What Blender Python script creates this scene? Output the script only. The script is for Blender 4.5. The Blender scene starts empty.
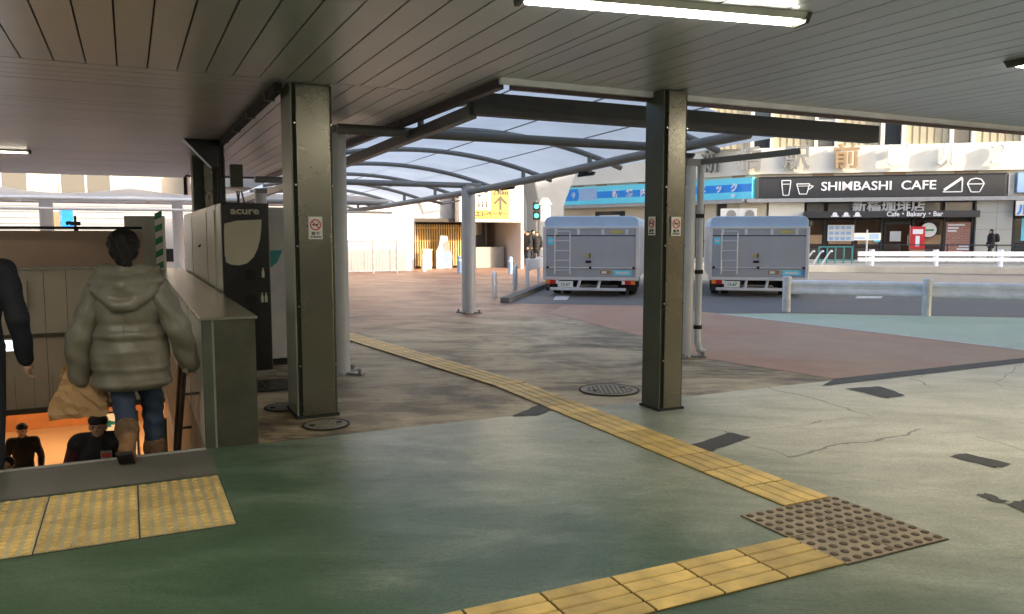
import bpy, bmesh, math, random
from mathutils import Vector, Matrix, Euler
R = math.radians
random.seed(7)
S = bpy.context.scene
COL = S.collection
# ---------------------------------------------------------------- camera, sky, sun, exposure
cd = bpy.data.cameras.new('camera'); cam = bpy.data.objects.new('camera', cd); COL.objects.link(cam)
cd.lens = 790 * 36 / 1024; cd.sensor_width = 36; cd.sensor_fit = 'HORIZONTAL'
cd.clip_start = .05; cd.clip_end = 2000
cam.location = (0, 0, 1.55); cam.rotation_euler = (R(90) - math.atan(73 / 790), 0, 0)
S.camera = cam
SUN_EL = R(20); SUN_DIR = Vector((.85, -.53, 0)).normalized() * math.cos(SUN_EL) + Vector((0, 0, math.sin(SUN_EL)))
wd = bpy.data.worlds.new('World'); S.world = wd; wd.use_nodes = True
wn = wd.node_tree.nodes; wl = wd.node_tree.links
sky = wn.new('ShaderNodeTexSky'); sky.sky_type = 'NISHITA'; sky.sun_disc = False
sky.sun_elevation = SUN_EL; sky.sun_rotation = math.atan2(SUN_DIR.x, SUN_DIR.y)
sky.air_density = .85; sky.dust_density = 3; sky.ozone_density = .35
wl.new(sky.outputs[0], wn['Background'].inputs[0]); wn['Background'].inputs[1].default_value = .15
sd = bpy.data.lights.new('sun', 'SUN'); sun = bpy.data.objects.new('sun', sd); COL.objects.link(sun)
sd.energy = 2.1; sd.angle = R(.5); sd.color = (1, .86, .66)
sun.rotation_euler = (-SUN_DIR).to_track_quat('-Z', 'Y').to_euler()
S.view_settings.view_transform = 'Standard'; S.view_settings.look = 'None'
S.view_settings.gamma = 1; S.view_settings.use_curve_mapping = False
S.view_settings.exposure = 1.9
S.render.engine = 'CYCLES'
S.cycles.use_denoising = True
S.cycles.max_bounces = 10; S.cycles.diffuse_bounces = 5; S.cycles.sample_clamp_indirect = 6

# ---------------------------------------------------------------- frames
TH = math.atan(382 / 790)                 # the station's axes are turned by this angle from the view
V = Vector((math.cos(TH), math.sin(TH))); U = Vector((-math.sin(TH), math.cos(TH)))
def W(a, b, z=0):                         # station coordinates (a along the front edge, b outwards) -> world
    p = V * a + U * b
    return Vector((p.x, p.y, z))

# ---------------------------------------------------------------- helpers
def tag(o, label=None, cat=None, group=None, kind=None):
    if label: o['label'] = label
    if cat: o['category'] = cat
    if group: o['group'] = group
    if kind: o['kind'] = kind
    return o
def thing(name, label, cat, loc=(0, 0, 0), rz=0, group=None):
    o = bpy.data.objects.new(name, None); COL.objects.link(o); o.empty_display_size = .1
    o.location = loc; o.rotation_euler = (0, 0, rz)
    return tag(o, label, cat, group)
class MB:
    def __init__(s): s.v = []; s.f = []
    def add(s, vs, fs):
        n = len(s.v); s.v += [tuple(p) for p in vs]; s.f += [tuple(i + n for i in f) for f in fs]; return s
    def box(s, x0, x1, y0, y1, z0, z1, M=None):
        vs = [Vector((x, y, z)) for z in (z0, z1) for y in (y0, y1) for x in (x0, x1)]
        if M: vs = [M @ p for p in vs]
        return s.add(vs, [(0, 2, 3, 1), (4, 5, 7, 6), (0, 1, 5, 4), (1, 3, 7, 5), (3, 2, 6, 7), (2, 0, 4, 6)])
    def tube(s, path, r, n=10, caps=True, flat=1.0):
        P = [Vector(p) for p in path]; rs = r if isinstance(r, (list, tuple)) else [r] * len(P)
        vs = []; fs = []; ref = None
        for i, p in enumerate(P):
            t = (P[min(i + 1, len(P) - 1)] - P[max(i - 1, 0)]).normalized()
            if ref is None: ref = Vector((0, 0, 1)) if abs(t.z) < .9 else Vector((1, 0, 0))
            x = t.cross(ref).normalized(); y = x.cross(t).normalized(); ref = y
            for k in range(n):
                a = 2 * math.pi * k / n
                vs.append(p + x * rs[i] * math.cos(a) + y * rs[i] * flat * math.sin(a))
        for i in range(len(P) - 1):
            for k in range(n):
                a = i * n + k; b = i * n + (k + 1) % n
                fs.append((a, b, b + n, a + n))
        if caps: fs += [tuple(range(n))[::-1], tuple(range((len(P) - 1) * n, len(P) * n))]
        return s.add(vs, fs)
    def bar(s, p0, p1, w, h, up=(0, 0, 1)):
        p0 = Vector(p0); p1 = Vector(p1); t = (p1 - p0).normalized(); x = t.cross(Vector(up)).normalized(); y = x.cross(t)
        vs = [p + x * w / 2 * i + y * h / 2 * j for p in (p0, p1) for (i, j) in ((-1, -1), (1, -1), (1, 1), (-1, 1))]
        return s.add(vs, [(3, 2, 1, 0), (4, 5, 6, 7), (0, 1, 5, 4), (1, 2, 6, 5), (2, 3, 7, 6), (3, 0, 4, 7)])
    def prism(s, poly, axis, a0, a1):     # polygon in the plane across `axis`, swept from a0 to a1
        n = len(poly)
        def mk(p, a):
            return {'x': (a, p[0], p[1]), 'y': (p[0], a, p[1]), 'z': (p[0], p[1], a)}[axis]
        vs = [mk(p, a0) for p in poly] + [mk(p, a1) for p in poly]
        return s.add(vs, [tuple(range(n))[::-1], tuple(range(n, 2 * n))] + [(i, (i + 1) % n, (i + 1) % n + n, i + n) for i in range(n)])
    def sheet(s, poly, z): return s.add([(p[0], p[1], z) for p in poly], [tuple(range(len(poly)))])
    def lathe(s, prof, c=(0, 0, 0), n=16):
        vs = []; fs = []; c = Vector(c)
        for (r, z) in prof:
            for k in range(n):
                a = 2 * math.pi * k / n; vs.append(c + Vector((r * math.cos(a), r * math.sin(a), z)))
        for i in range(len(prof) - 1):
            for k in range(n):
                a = i * n + k; b = i * n + (k + 1) % n; fs.append((a, b, b + n, a + n))
        fs += [tuple(range(n))[::-1], tuple(range((len(prof) - 1) * n, len(prof) * n))]
        return s.add(vs, fs)
    def disc(s, c, r, axis='y', depth=.01, n=20):
        c = Vector(c); d = {'x': Vector((1, 0, 0)), 'y': Vector((0, 1, 0)), 'z': Vector((0, 0, 1))}[axis]
        return s.tube([c - d * depth / 2, c + d * depth / 2], r, n)
    def mesh(s, name):
        me = bpy.data.meshes.new(name); me.from_pydata(s.v, [], s.f)
        bm = bmesh.new(); bm.from_mesh(me); bmesh.ops.recalc_face_normals(bm, faces=bm.faces); bm.to_mesh(me); bm.free()
        return me
    def build(s, name, mat, parent=None, bevel=0, smooth=False, loc=None, rz=0):
        me = s.mesh(name); o = bpy.data.objects.new(name, me); COL.objects.link(o); me.materials.append(mat)
        if parent: o.parent = parent
        if loc is not None: o.location = loc; o.rotation_euler = (0, 0, rz)
        if bevel:
            m = o.modifiers.new('bevel', 'BEVEL'); m.width = bevel; m.segments = 2; m.limit_method = 'ANGLE'; m.angle_limit = R(40)
        if smooth: smooth_by_angle(me)
        return o
def smooth_by_angle(me, ang=40):
    bm = bmesh.new(); bm.from_mesh(me)
    for f in bm.faces: f.smooth = True
    for e in bm.edges:
        if len(e.link_faces) != 2 or e.calc_face_angle(0) > R(ang): e.smooth = False
    bm.to_mesh(me); bm.free()
def kids(o): return [c for c in bpy.data.objects if c.parent == o]
def copy_tree(o, parent=None):
    ch = kids(o); c = o.copy(); COL.objects.link(c); c.parent = parent
    for k in ch: copy_tree(k, c)
    return c
def text(name, s, size, mat, parent, loc, rot, ext=.005, offset=0, align='CENTER', squeeze=1.0, bold=0):
    cu = bpy.data.curves.new('t', 'FONT'); cu.body = s; cu.size = size; cu.extrude = ext; cu.offset = offset
    cu.align_x = align; cu.align_y = 'CENTER'; cu.resolution_u = 3
    o = bpy.data.objects.new('t', cu); COL.objects.link(o)
    bpy.context.view_layer.update()
    me = bpy.data.meshes.new_from_object(o.evaluated_get(bpy.context.evaluated_depsgraph_get()))
    bpy.data.objects.remove(o); bpy.data.curves.remove(cu)
    if bold:
        bm = bmesh.new()
        for k, (dx, dy) in enumerate(((0, 0), (bold, 0), (-bold, 0), (0, bold * .6), (0, -bold * .6))):
            t = me.copy(); t.transform(Matrix.Translation((dx, dy, -.0012 * k))); bm.from_mesh(t); bpy.data.meshes.remove(t)
        bm.to_mesh(me); bm.free()
    me.materials.clear(); me.materials.append(mat)
    q = bpy.data.objects.new(name, me); COL.objects.link(q); q.parent = parent
    q.location = loc; q.rotation_euler = rot; q.scale = (squeeze, 1, 1)
    return q
UPR = (R(90), 0, 0)                        # lettering upright, read from -y

# ---------------------------------------------------------------- materials
def newmat(name):
    m = bpy.data.materials.new(name); m.use_nodes = True
    return m, m.node_tree.nodes, m.node_tree.links, m.node_tree.nodes['Principled BSDF']
def ramp(n, stops):
    r = n.new('ShaderNodeValToRGB')
    while len(r.color_ramp.elements) < len(stops): r.color_ramp.elements.new(.5)
    for e, (p, c) in zip(r.color_ramp.elements, stops):
        e.position = p; e.color = (*c, 1) if len(c) == 3 else c
    return r
def mat(name, col, rough=.5, metal=0, var=.12, scale=4, bump=0, bscale=60, stretch=(1, 1, 1), rvar=.1, spec=.5, coat=0, bdist=.01, each=0):
    m, n, l, p = newmat(name)
    tc = n.new('ShaderNodeTexCoord'); mp = n.new('ShaderNodeMapping'); mp.inputs['Scale'].default_value = stretch
    l.new(tc.outputs['Object'], mp.inputs[0])
    nz = n.new('ShaderNodeTexNoise'); nz.inputs['Scale'].default_value = scale; nz.inputs['Detail'].default_value = 7; nz.inputs['Roughness'].default_value = .62
    l.new(mp.outputs[0], nz.inputs['Vector'])
    lo = tuple(max(0, c * (1 - var)) for c in col); hi = tuple(min(1, c * (1 + var)) for c in col)
    rp = ramp(n, [(.3, lo), (.7, hi)]); l.new(nz.outputs['Fac'], rp.inputs[0]); l.new(rp.outputs[0], p.inputs['Base Color'])
    if each:
        oi = n.new('ShaderNodeObjectInfo'); vr = n.new('ShaderNodeMapRange'); vr.inputs[3].default_value = 1 - each; vr.inputs[4].default_value = 1 + each * .6; l.new(oi.outputs['Random'], vr.inputs[0])
        hs = n.new('ShaderNodeHueSaturation'); l.new(rp.outputs[0], hs.inputs['Color']); l.new(vr.outputs[0], hs.inputs['Value']); l.new(hs.outputs[0], p.inputs['Base Color'])
    p.inputs['Metallic'].default_value = metal; p.inputs['Specular IOR Level'].default_value = spec
    mr = n.new('ShaderNodeMapRange'); mr.inputs[3].default_value = max(.03, rough - rvar); mr.inputs[4].default_value = min(1, rough + rvar)
    l.new(nz.outputs['Fac'], mr.inputs[0]); l.new(mr.outputs[0], p.inputs['Roughness'])
    if coat: p.inputs['Coat Weight'].default_value = coat
    if bump:
        b2 = n.new('ShaderNodeTexNoise'); b2.inputs['Scale'].default_value = bscale; b2.inputs['Detail'].default_value = 5
        l.new(mp.outputs[0], b2.inputs['Vector'])
        bp = n.new('ShaderNodeBump'); bp.inputs['Strength'].default_value = bump; bp.inputs['Distance'].default_value = bdist
        l.new(b2.outputs['Fac'], bp.inputs['Height']); l.new(bp.outputs[0], p.inputs['Normal'])
    return m
def emis(name, col, st):
    m, n, l, p = newmat(name)
    p.inputs['Base Color'].default_value = (*col, 1); p.inputs['Emission Color'].default_value = (*col, 1); p.inputs['Emission Strength'].default_value = st
    return m
def glass(name, col=(.02, .025, .03), rough=.05):
    m, n, l, p = newmat(name)
    p.inputs['Base Color'].default_value = (*col, 1); p.inputs['Roughness'].default_value = rough; p.inputs['Specular IOR Level'].default_value = .8
    nz = n.new('ShaderNodeTexNoise'); nz.inputs['Scale'].default_value = .6
    bp = n.new('ShaderNodeBump'); bp.inputs['Strength'].default_value = .08; l.new(nz.outputs[0], bp.inputs['Height']); l.new(bp.outputs[0], p.inputs['Normal'])
    return m
def membrane(name, col, transl=.5, clear=0.0):
    m, n, l, p = newmat(name); out = n['Material Output']
    tc = n.new('ShaderNodeTexCoord'); nz = n.new('ShaderNodeTexNoise'); nz.inputs['Scale'].default_value = .9; nz.inputs['Detail'].default_value = 6
    l.new(tc.outputs['Object'], nz.inputs['Vector'])
    rp = ramp(n, [(.3, tuple(c * .82 for c in col)), (.7, col)]); l.new(nz.outputs[0], rp.inputs[0])
    tr = n.new('ShaderNodeBsdfTranslucent'); l.new(rp.outputs[0], tr.inputs[0]); l.new(rp.outputs[0], p.inputs['Base Color'])
    p.inputs['Roughness'].default_value = .35
    mx = n.new('ShaderNodeMixShader'); mx.inputs[0].default_value = transl
    l.new(p.outputs[0], mx.inputs[1]); l.new(tr.outputs[0], mx.inputs[2])
    last = mx
    if clear:
        tp = n.new('ShaderNodeBsdfTransparent'); m2 = n.new('ShaderNodeMixShader'); m2.inputs[0].default_value = clear
        l.new(mx.outputs[0], m2.inputs[1]); l.new(tp.outputs[0], m2.inputs[2]); last = m2
    l.new(last.outputs[0], out.inputs[0])
    return m

def floor_material():
    m, n, l, p = newmat('green_floor_coating')
    geo = n.new('ShaderNodeNewGeometry')
    def dot(vec):
        d = n.new('ShaderNodeVectorMath'); d.operation = 'DOT_PRODUCT'; d.inputs[1].default_value = vec
        l.new(geo.outputs['Position'], d.inputs[0]); return d.outputs['Value']
    def noise(sc, det=6, ro=.6, st=None, dist=0):
        t = n.new('ShaderNodeTexNoise'); t.inputs['Scale'].default_value = sc; t.inputs['Detail'].default_value = det; t.inputs['Roughness'].default_value = ro; t.inputs['Distortion'].default_value = dist
        if st:
            mp = n.new('ShaderNodeMapping'); mp.inputs['Scale'].default_value = st; mp.inputs['Rotation'].default_value = (0, 0, -TH)
            l.new(geo.outputs['Position'], mp.inputs[0]); l.new(mp.outputs[0], t.inputs['Vector'])
        else: l.new(geo.outputs['Position'], t.inputs['Vector'])
        return t.outputs['Fac']
    def math_(op, a, b=None, c=None, clamp=False):
        q = n.new('ShaderNodeMath'); q.operation = op; q.use_clamp = clamp
        for i, x in enumerate((a, b, c)):
            if x is None: continue
            if hasattr(x, 'links'): l.new(x, q.inputs[i])
            else: q.inputs[i].default_value = x
        return q.outputs[0]
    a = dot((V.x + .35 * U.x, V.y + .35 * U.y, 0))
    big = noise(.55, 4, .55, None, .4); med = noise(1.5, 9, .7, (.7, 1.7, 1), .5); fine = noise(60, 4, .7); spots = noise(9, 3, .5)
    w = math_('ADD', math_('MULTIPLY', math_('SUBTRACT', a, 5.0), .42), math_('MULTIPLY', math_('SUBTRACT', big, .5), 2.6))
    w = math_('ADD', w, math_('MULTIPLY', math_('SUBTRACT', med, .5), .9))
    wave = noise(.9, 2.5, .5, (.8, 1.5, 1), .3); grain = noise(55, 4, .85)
    w = math_('MULTIPLY_ADD', w, .5, .5, True)                # 0 = coating intact, 1 = pale from wear plus painted-in outdoor sheen
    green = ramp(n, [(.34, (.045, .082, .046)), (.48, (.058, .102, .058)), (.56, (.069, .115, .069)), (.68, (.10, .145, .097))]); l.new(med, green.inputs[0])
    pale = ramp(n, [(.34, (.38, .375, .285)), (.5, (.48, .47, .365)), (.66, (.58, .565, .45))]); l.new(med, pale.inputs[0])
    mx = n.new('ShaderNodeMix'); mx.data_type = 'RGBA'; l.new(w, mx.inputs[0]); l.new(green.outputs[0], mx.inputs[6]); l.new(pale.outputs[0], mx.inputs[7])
    # hairline cracks and dark specks
    vo = n.new('ShaderNodeTexVoronoi'); vo.feature = 'DISTANCE_TO_EDGE'; vo.inputs['Scale'].default_value = .42; vo.inputs['Randomness'].default_value = 1
    wp = n.new('ShaderNodeTexNoise'); wp.inputs['Scale'].default_value = 1.6; wp.inputs['Detail'].default_value = 7
    l.new(geo.outputs['Position'], wp.inputs['Vector'])
    va = n.new('ShaderNodeVectorMath'); va.operation = 'MULTIPLY_ADD'; l.new(wp.outputs['Color'], va.inputs[0]); va.inputs[1].default_value = (.4, .4, 0); l.new(geo.outputs['Position'], va.inputs[2])
    l.new(va.outputs[0], vo.inputs['Vector'])
    cr = math_('MULTIPLY', math_('MULTIPLY', math_('LESS_THAN', vo.outputs['Distance'], .0022), math_('GREATER_THAN', big, .5)), math_('GREATER_THAN', w, .55))
    sp = math_('MULTIPLY', math_('GREATER_THAN', spots, .77), .25)
    dk = math_('MAXIMUM', math_('MULTIPLY', cr, .75), sp)
    gum = n.new('ShaderNodeTexVoronoi'); gum.inputs['Scale'].default_value = 1.9; gum.inputs['Randomness'].default_value = 1; l.new(geo.outputs['Position'], gum.inputs['Vector'])
    dk = math_('MAXIMUM', dk, math_('MULTIPLY', math_('LESS_THAN', gum.outputs['Distance'], .036), .45))
    scuff = noise(5.5, 10, .8, (1, 3.2, 1), .8)
    dk = math_('MAXIMUM', dk, math_('MULTIPLY', math_('SUBTRACT', scuff, .585, None, True), 3.0, None, True))
    gr = n.new('ShaderNodeMix'); gr.data_type = 'RGBA'; gr.blend_type = 'OVERLAY'; gr.inputs[0].default_value = .9; l.new(mx.outputs[2], gr.inputs[6]); l.new(grain, gr.inputs[7])
    m2 = n.new('ShaderNodeMix'); m2.data_type = 'RGBA'; l.new(dk, m2.inputs[0]); l.new(gr.outputs[2], m2.inputs[6]); m2.inputs[7].default_value = (.035, .035, .03, 1)
    l.new(m2.outputs[2], p.inputs['Base Color'])
    l.new(math_('MULTIPLY_ADD', scuff, .45, .12), p.inputs['Roughness']); p.inputs['Specular IOR Level'].default_value = .55
    h = math_('ADD', math_('MULTIPLY', wave, 1.6), math_('MULTIPLY', fine, .09))
    h = math_('SUBTRACT', h, math_('MULTIPLY', cr, .25))
    bp = n.new('ShaderNodeBump'); bp.inputs['Strength'].default_value = .32; bp.inputs['Distance'].default_value = .025; l.new(h, bp.inputs['Height']); l.new(bp.outputs[0], p.inputs['Normal'])
    return m
def ground_material(name, stops_a, stops_b, scale_mix=.25, rough=.7, bias=.5, bump=.4):
    m, n, l, p = newmat(name)
    geo = n.new('ShaderNodeNewGeometry')
    def noise(sc, det=7, ro=.65, dist=0):
        t = n.new('ShaderNodeTexNoise'); t.inputs['Scale'].default_value = sc; t.inputs['Detail'].default_value = det; t.inputs['Roughness'].default_value = ro; t.inputs['Distortion'].default_value = dist
        l.new(geo.outputs['Position'], t.inputs['Vector']); return t.outputs['Fac']
    big = noise(scale_mix, 6, .6, .5); med = noise(1.7, 8, .7); fine = noise(90, 3, .7)
    A = ramp(n, stops_a); B = ramp(n, stops_b); l.new(med, A.inputs[0]); l.new(med, B.inputs[0])
    mr = n.new('ShaderNodeMapRange'); mr.inputs[1].default_value = bias - .1; mr.inputs[2].default_value = bias + .1; l.new(big, mr.inputs[0])
    mx = n.new('ShaderNodeMix'); mx.data_type = 'RGBA'; l.new(mr.outputs[0], mx.inputs[0]); l.new(A.outputs[0], mx.inputs[6]); l.new(B.outputs[0], mx.inputs[7])
    ov = n.new('ShaderNodeMix'); ov.data_type = 'RGBA'; ov.blend_type = 'OVERLAY'; ov.inputs[0].default_value = .35; l.new(mx.outputs[2], ov.inputs[6]); l.new(fine, ov.inputs[7])
    l.new(ov.outputs[2], p.inputs['Base Color'])
    r = n.new('ShaderNodeMapRange'); r.inputs[3].default_value = rough - .2; r.inputs[4].default_value = rough + .15; l.new(med, r.inputs[0]); l.new(r.outputs[0], p.inputs['Roughness'])
    bp = n.new('ShaderNodeBump'); bp.inputs['Strength'].default_value = bump; bp.inputs['Distance'].default_value = .006; l.new(fine, bp.inputs['Height']); l.new(bp.outputs[0], p.inputs['Normal'])
    return m
def plaza_material():
    m, n, l, p = newmat('plaza_asphalt')
    geo = n.new('ShaderNodeNewGeometry')
    def dot(vec):
        d = n.new('ShaderNodeVectorMath'); d.operation = 'DOT_PRODUCT'; d.inputs[1].default_value = vec
        l.new(geo.outputs['Position'], d.inputs[0]); return d.outputs['Value']
    def noise(sc, det=7, ro=.65, dist=0, st=(1, 1, 1), rot=0):
        mp = n.new('ShaderNodeMapping'); mp.inputs['Scale'].default_value = st; mp.inputs['Rotation'].default_value = (0, 0, rot)
        t = n.new('ShaderNodeTexNoise'); t.inputs['Scale'].default_value = sc; t.inputs['Detail'].default_value = det; t.inputs['Roughness'].default_value = ro; t.inputs['Distortion'].default_value = dist
        l.new(geo.outputs['Position'], mp.inputs[0]); l.new(mp.outputs[0], t.inputs['Vector']); return t.outputs['Fac']
    def mth(op, a, b=None, c=None, clamp=False):
        q = n.new('ShaderNodeMath'); q.operation = op; q.use_clamp = clamp
        for i, x in enumerate((a, b, c)):
            if x is None: continue
            if hasattr(x, 'links'): l.new(x, q.inputs[i])
            else: q.inputs[i].default_value = x
        return q.outputs[0]
    def mix(f, a, b, mode='MIX'):
        x = n.new('ShaderNodeMix'); x.data_type = 'RGBA'; x.blend_type = mode
        for i, v in ((0, f), (6, a), (7, b)):
            if hasattr(v, 'links'): l.new(v, x.inputs[i])
            elif i == 0: x.inputs[0].default_value = v
            else: x.inputs[i].default_value = (*v, 1)
        return x.outputs[2]
    bb = dot((U.x, U.y, 0)); aa = dot((V.x, V.y, 0))
    n1 = noise(.75, 9, .72, .6, (1, 1.5, 1)); n2 = noise(3.2, 9, .75, .3, (.6, 2.2, 1)); n3 = noise(.3, 4, .6, .4); fine = noise(110, 3, .75)
    k = mth('ADD', mth('MULTIPLY', n1, .62), mth('MULTIPLY', n2, .38))
    A = ramp(n, [(.41, (.08, .057, .033)), (.46, (.22, .165, .098)), (.50, (.35, .275, .17)), (.57, (.54, .44, .28))]); l.new(k, A.inputs[0])
    B = ramp(n, [(.43, (.24, .12, .08)), (.5, (.37, .205, .14)), (.57, (.46, .29, .2))]); l.new(k, B.inputs[0])
    far = mth('ADD', mth('MULTIPLY', mth('SUBTRACT', bb, 13.4), .30), mth('MULTIPLY', mth('SUBTRACT', n3, .5), 2.2))
    far = mth('ADD', far, mth('MULTIPLY', mth('SUBTRACT', n2, .5), 1.5))
    far = mth('ADD', far, .5, None, True)
    c = mix(far, A.outputs[0], B.outputs[0])
    c = mix(.4, c, fine, 'OVERLAY')
    l.new(c, p.inputs['Base Color'])
    l.new(mth('MULTIPLY_ADD', n2, .6, .22), p.inputs['Roughness']); p.inputs['Specular IOR Level'].default_value = .3
    h = mth('ADD', mth('MULTIPLY', n2, 1.2), mth('MULTIPLY', fine, .22))
    bp = n.new('ShaderNodeBump'); bp.inputs['Strength'].default_value = .5; bp.inputs['Distance'].default_value = .02; l.new(h, bp.inputs['Height']); l.new(bp.outputs[0], p.inputs['Normal'])
    return m
def brick_material(name, c1, c2, mortar, scale, w=.5, h=.25, ms=.02, rough=.6, bump=.3, rot=True, off=.5):
    m, n, l, p = newmat(name)
    tc = n.new('ShaderNodeTexCoord'); mp = n.new('ShaderNodeMapping')
    if rot: mp.inputs['Rotation'].default_value = (R(90), 0, 0)
    l.new(tc.outputs['Object'], mp.inputs[0])
    b = n.new('ShaderNodeTexBrick'); b.inputs['Scale'].default_value = scale; b.inputs['Color1'].default_value = (*c1, 1); b.inputs['Color2'].default_value = (*c2, 1); b.inputs['Mortar'].default_value = (*mortar, 1)
    b.inputs['Brick Width'].default_value = w; b.inputs['Row Height'].default_value = h; b.inputs['Mortar Size'].default_value = ms; b.offset = off
    l.new(mp.outputs[0], b.inputs['Vector']); l.new(b.outputs['Color'], p.inputs['Base Color']); p.inputs['Roughness'].default_value = rough
    bp = n.new('ShaderNodeBump'); bp.inputs['Strength'].default_value = bump; bp.inputs['Distance'].default_value = .01; bp.invert = True
    l.new(b.outputs['Fac'], bp.inputs['Height']); l.new(bp.outputs[0], p.inputs['Normal'])
    return m

M = {}
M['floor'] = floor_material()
M['plaza'] = plaza_material()
M['redasphalt'] = ground_material('red_asphalt', [(.3, (.37, .20, .125)), (.7, (.49, .28, .18))], [(.3, (.38, .25, .17)), (.7, (.49, .34, .235))], .3, .7, .5)
M['road'] = ground_material('road_asphalt', [(.3, (.12, .115, .11)), (.7, (.17, .165, .155))], [(.3, (.14, .135, .125)), (.7, (.19, .182, .17))], .2, .75, .5)
M['turq'] = ground_material('turquoise_paving', [(.3, (.38, .48, .34)), (.7, (.50, .60, .43))], [(.3, (.40, .50, .39)), (.7, (.52, .61, .48))], .4, .6, .5)
M['walk'] = ground_material('pavement_concrete', [(.3, (.3, .29, .27)), (.7, (.4, .39, .36))], [(.3, (.33, .32, .3)), (.7, (.42, .41, .38))], .4, .7, .5)
M['patch'] = ground_material('dark_patch', [(.3, (.03, .03, .027)), (.7, (.07, .068, .06))], [(.3, (.04, .04, .036)), (.7, (.08, .077, .068))], 2, .7, .5)
M['nosing'] = ground_material('stone_nosing', [(.3, (.085, .08, .065)), (.7, (.15, .14, .115))], [(.3, (.1, .093, .078)), (.7, (.17, .158, .13))], 1.5, .45, .5)
M['kerb'] = mat('kerb_stone', (.14, .14, .135), .8, 0, .2, 6, .3)
M['lane'] = mat('road_paint', (.62, .62, .6), .6, 0, .25, 9)
M['yellowgap'] = mat('tactile_groove', (.16, .10, .03), .7)
M['yellow'] = mat('tactile_yellow', (.64, .435, .13), .45, 0, .34, 4, .2, 90, each=.22)
M['yellowdome'] = mat('tactile_yellow_dome', (.60, .41, .13), .45, 0, .28, 7, each=.15)
M['yellowd'] = mat('tactile_yellow_stair', (.44, .36, .2), .45, 0, .32, 5, .2, 90, each=.15)
M['tbrown'] = mat('tactile_worn_brown', (.29, .225, .145), .5, 0, .3, 6, .2, 90, each=.15)
M['tbrownd'] = mat('tactile_dome_brown', (.09, .06, .033), .55, 0, .3, 30)
M['grout'] = mat('dark_grout', (.035, .032, .026), .8)
M['ceil'] = mat('ceiling_panel_metal', (.53, .55, .56), .34, .5, .06, 1.2, 0, 8, (1, 1, 1), .03)
M['ceilback'] = mat('ceiling_gap_dark', (.012, .012, .011), .9)
M['fascia'] = mat('fascia_brown', (.07, .045, .045), .45, .2)
M['fasciaw'] = mat('fascia_white', (.78, .78, .82), .4, .1)
M['steel'] = mat('stainless_steel', (.40, .38, .32), .26, .9, .06, 2, 0, 20, (1, 1, .5), .04)
M['endpanel'] = mat('dark_olive_steel', (.08, .077, .055), .36, .4, .28, 4, .03, 20)
M['greenpaint'] = mat('dark_green_grey_paint', (.065, .075, .055), .5, .1, .25, 3, .08, 14)
M['pcover'] = mat('pillar_cover', (.205, .188, .145), .27, .85, .07, 2.2, 0, 24, (1, 1, 1), .05)
M['groove'] = mat('groove_black', (.012, .012, .01), .8)
M['beam'] = mat('olive_dark_beam', (.045, .045, .035), .5, .1, .15)
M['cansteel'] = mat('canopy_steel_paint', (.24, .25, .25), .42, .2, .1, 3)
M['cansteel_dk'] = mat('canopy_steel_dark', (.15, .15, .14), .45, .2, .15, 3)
M['postw'] = mat('post_pale_paint', (.5, .52, .55), .38, .1, .1, 2)
M['roof'] = membrane('canopy_polycarbonate', (.98, .955, .89), .93)
M['tent'] = membrane('white_membrane', (.80, .78, .74), .5)
M['white'] = mat('white_paint', (.80, .80, .79), .45, 0, .06, 3)
M['whitewall'] = mat('white_wall_panel', (.70, .67, .61), .6, 0, .05, .8)
M['cream'] = mat('cream_machine', (.62, .59, .48), .35, 0, .06, 2)
M['black'] = mat('black_satin', (.012, .012, .013), .3, 0, .1)
M['blackmatt'] = mat('black_matt', (.015, .015, .016), .75, 0, .2)
M['cable'] = mat('cable', (.03, .025, .022), .6)
M['leaf'] = mat('leaf_cream', (.50, .48, .36), .4, 0, .04)
M['grey'] = mat('mid_grey', (.25, .25, .24), .5)
M['lightgrey'] = mat('light_grey_paint', (.45, .46, .47), .45)
M['teal'] = mat('teal_print', (.02, .22, .23), .4)
M['iron'] = mat('cast_iron', (.13, .115, .09), .45, .7, .3, 10, .3, 40)
M['lid'] = mat('worn_iron_lid', (.22, .19, .145), .5, .3, .3, 10, .3, 40)
M['litflange'] = mat('lit_green_grey_paint', (.20, .22, .17), .4, .2, .15, 3)  # same flange paint with the light from the left put into its colour
M['brownp'] = mat('brown_translucent_panel', (.44, .33, .25), .5, 0, .12, 1.2)
M['beigep'] = mat('beige_panel', (.60, .56, .46), .5, 0, .08, 1.5)
M['beigelow'] = mat('beige_panel_lower', (.56, .51, .41), .5, 0, .08, 1.5)
M['orange'] = mat('orange_tile', (.55, .22, .07), .5, 0, .12, 3)
M['peach'] = mat('peach_floor', (.60, .40, .22), .45, 0, .1, 2)
M['tanwall'] = mat('tan_stone', (.40, .30, .20), .5, 0, .18, 2.5)
M['warm'] = emis('warm_lamp', (1, .70, .40), 20)
M['tube'] = emis('fluorescent_tube', (1, .95, .82), 12)
M['tube2'] = emis('fluorescent_tube_far', (1, .9, .72), 4)
M['lit'] = emis('lit_panel', (.8, .88, 1), .9)
M['greenlamp'] = emis('green_signal', (.05, .9, .45), 1.6)
M['signw'] = mat('sign_white', (.75, .74, .70), .4, 0, .05)
M['signr'] = mat('sign_red', (.55, .06, .04), .4)
M['signy'] = mat('sign_yellow', (.52, .36, .02), .4, 0, .05)
M['signbr'] = mat('sign_brown', (.05, .025, .004), .5)
M['bluecy'] = mat('sign_cyan', (.14, .72, .92), .35, 0, .05)
M['blue'] = mat('sign_blue', (.01, .26, .80), .35, 0, .05)
M['bluepale'] = mat('sign_pale_blue', (.33, .5, .75), .35)
M['bluebright'] = mat('poster_blue', (.02, .25, .85), .4)
M['darksign'] = mat('sign_charcoal', (.04, .04, .042), .4, 0, .08)
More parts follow.
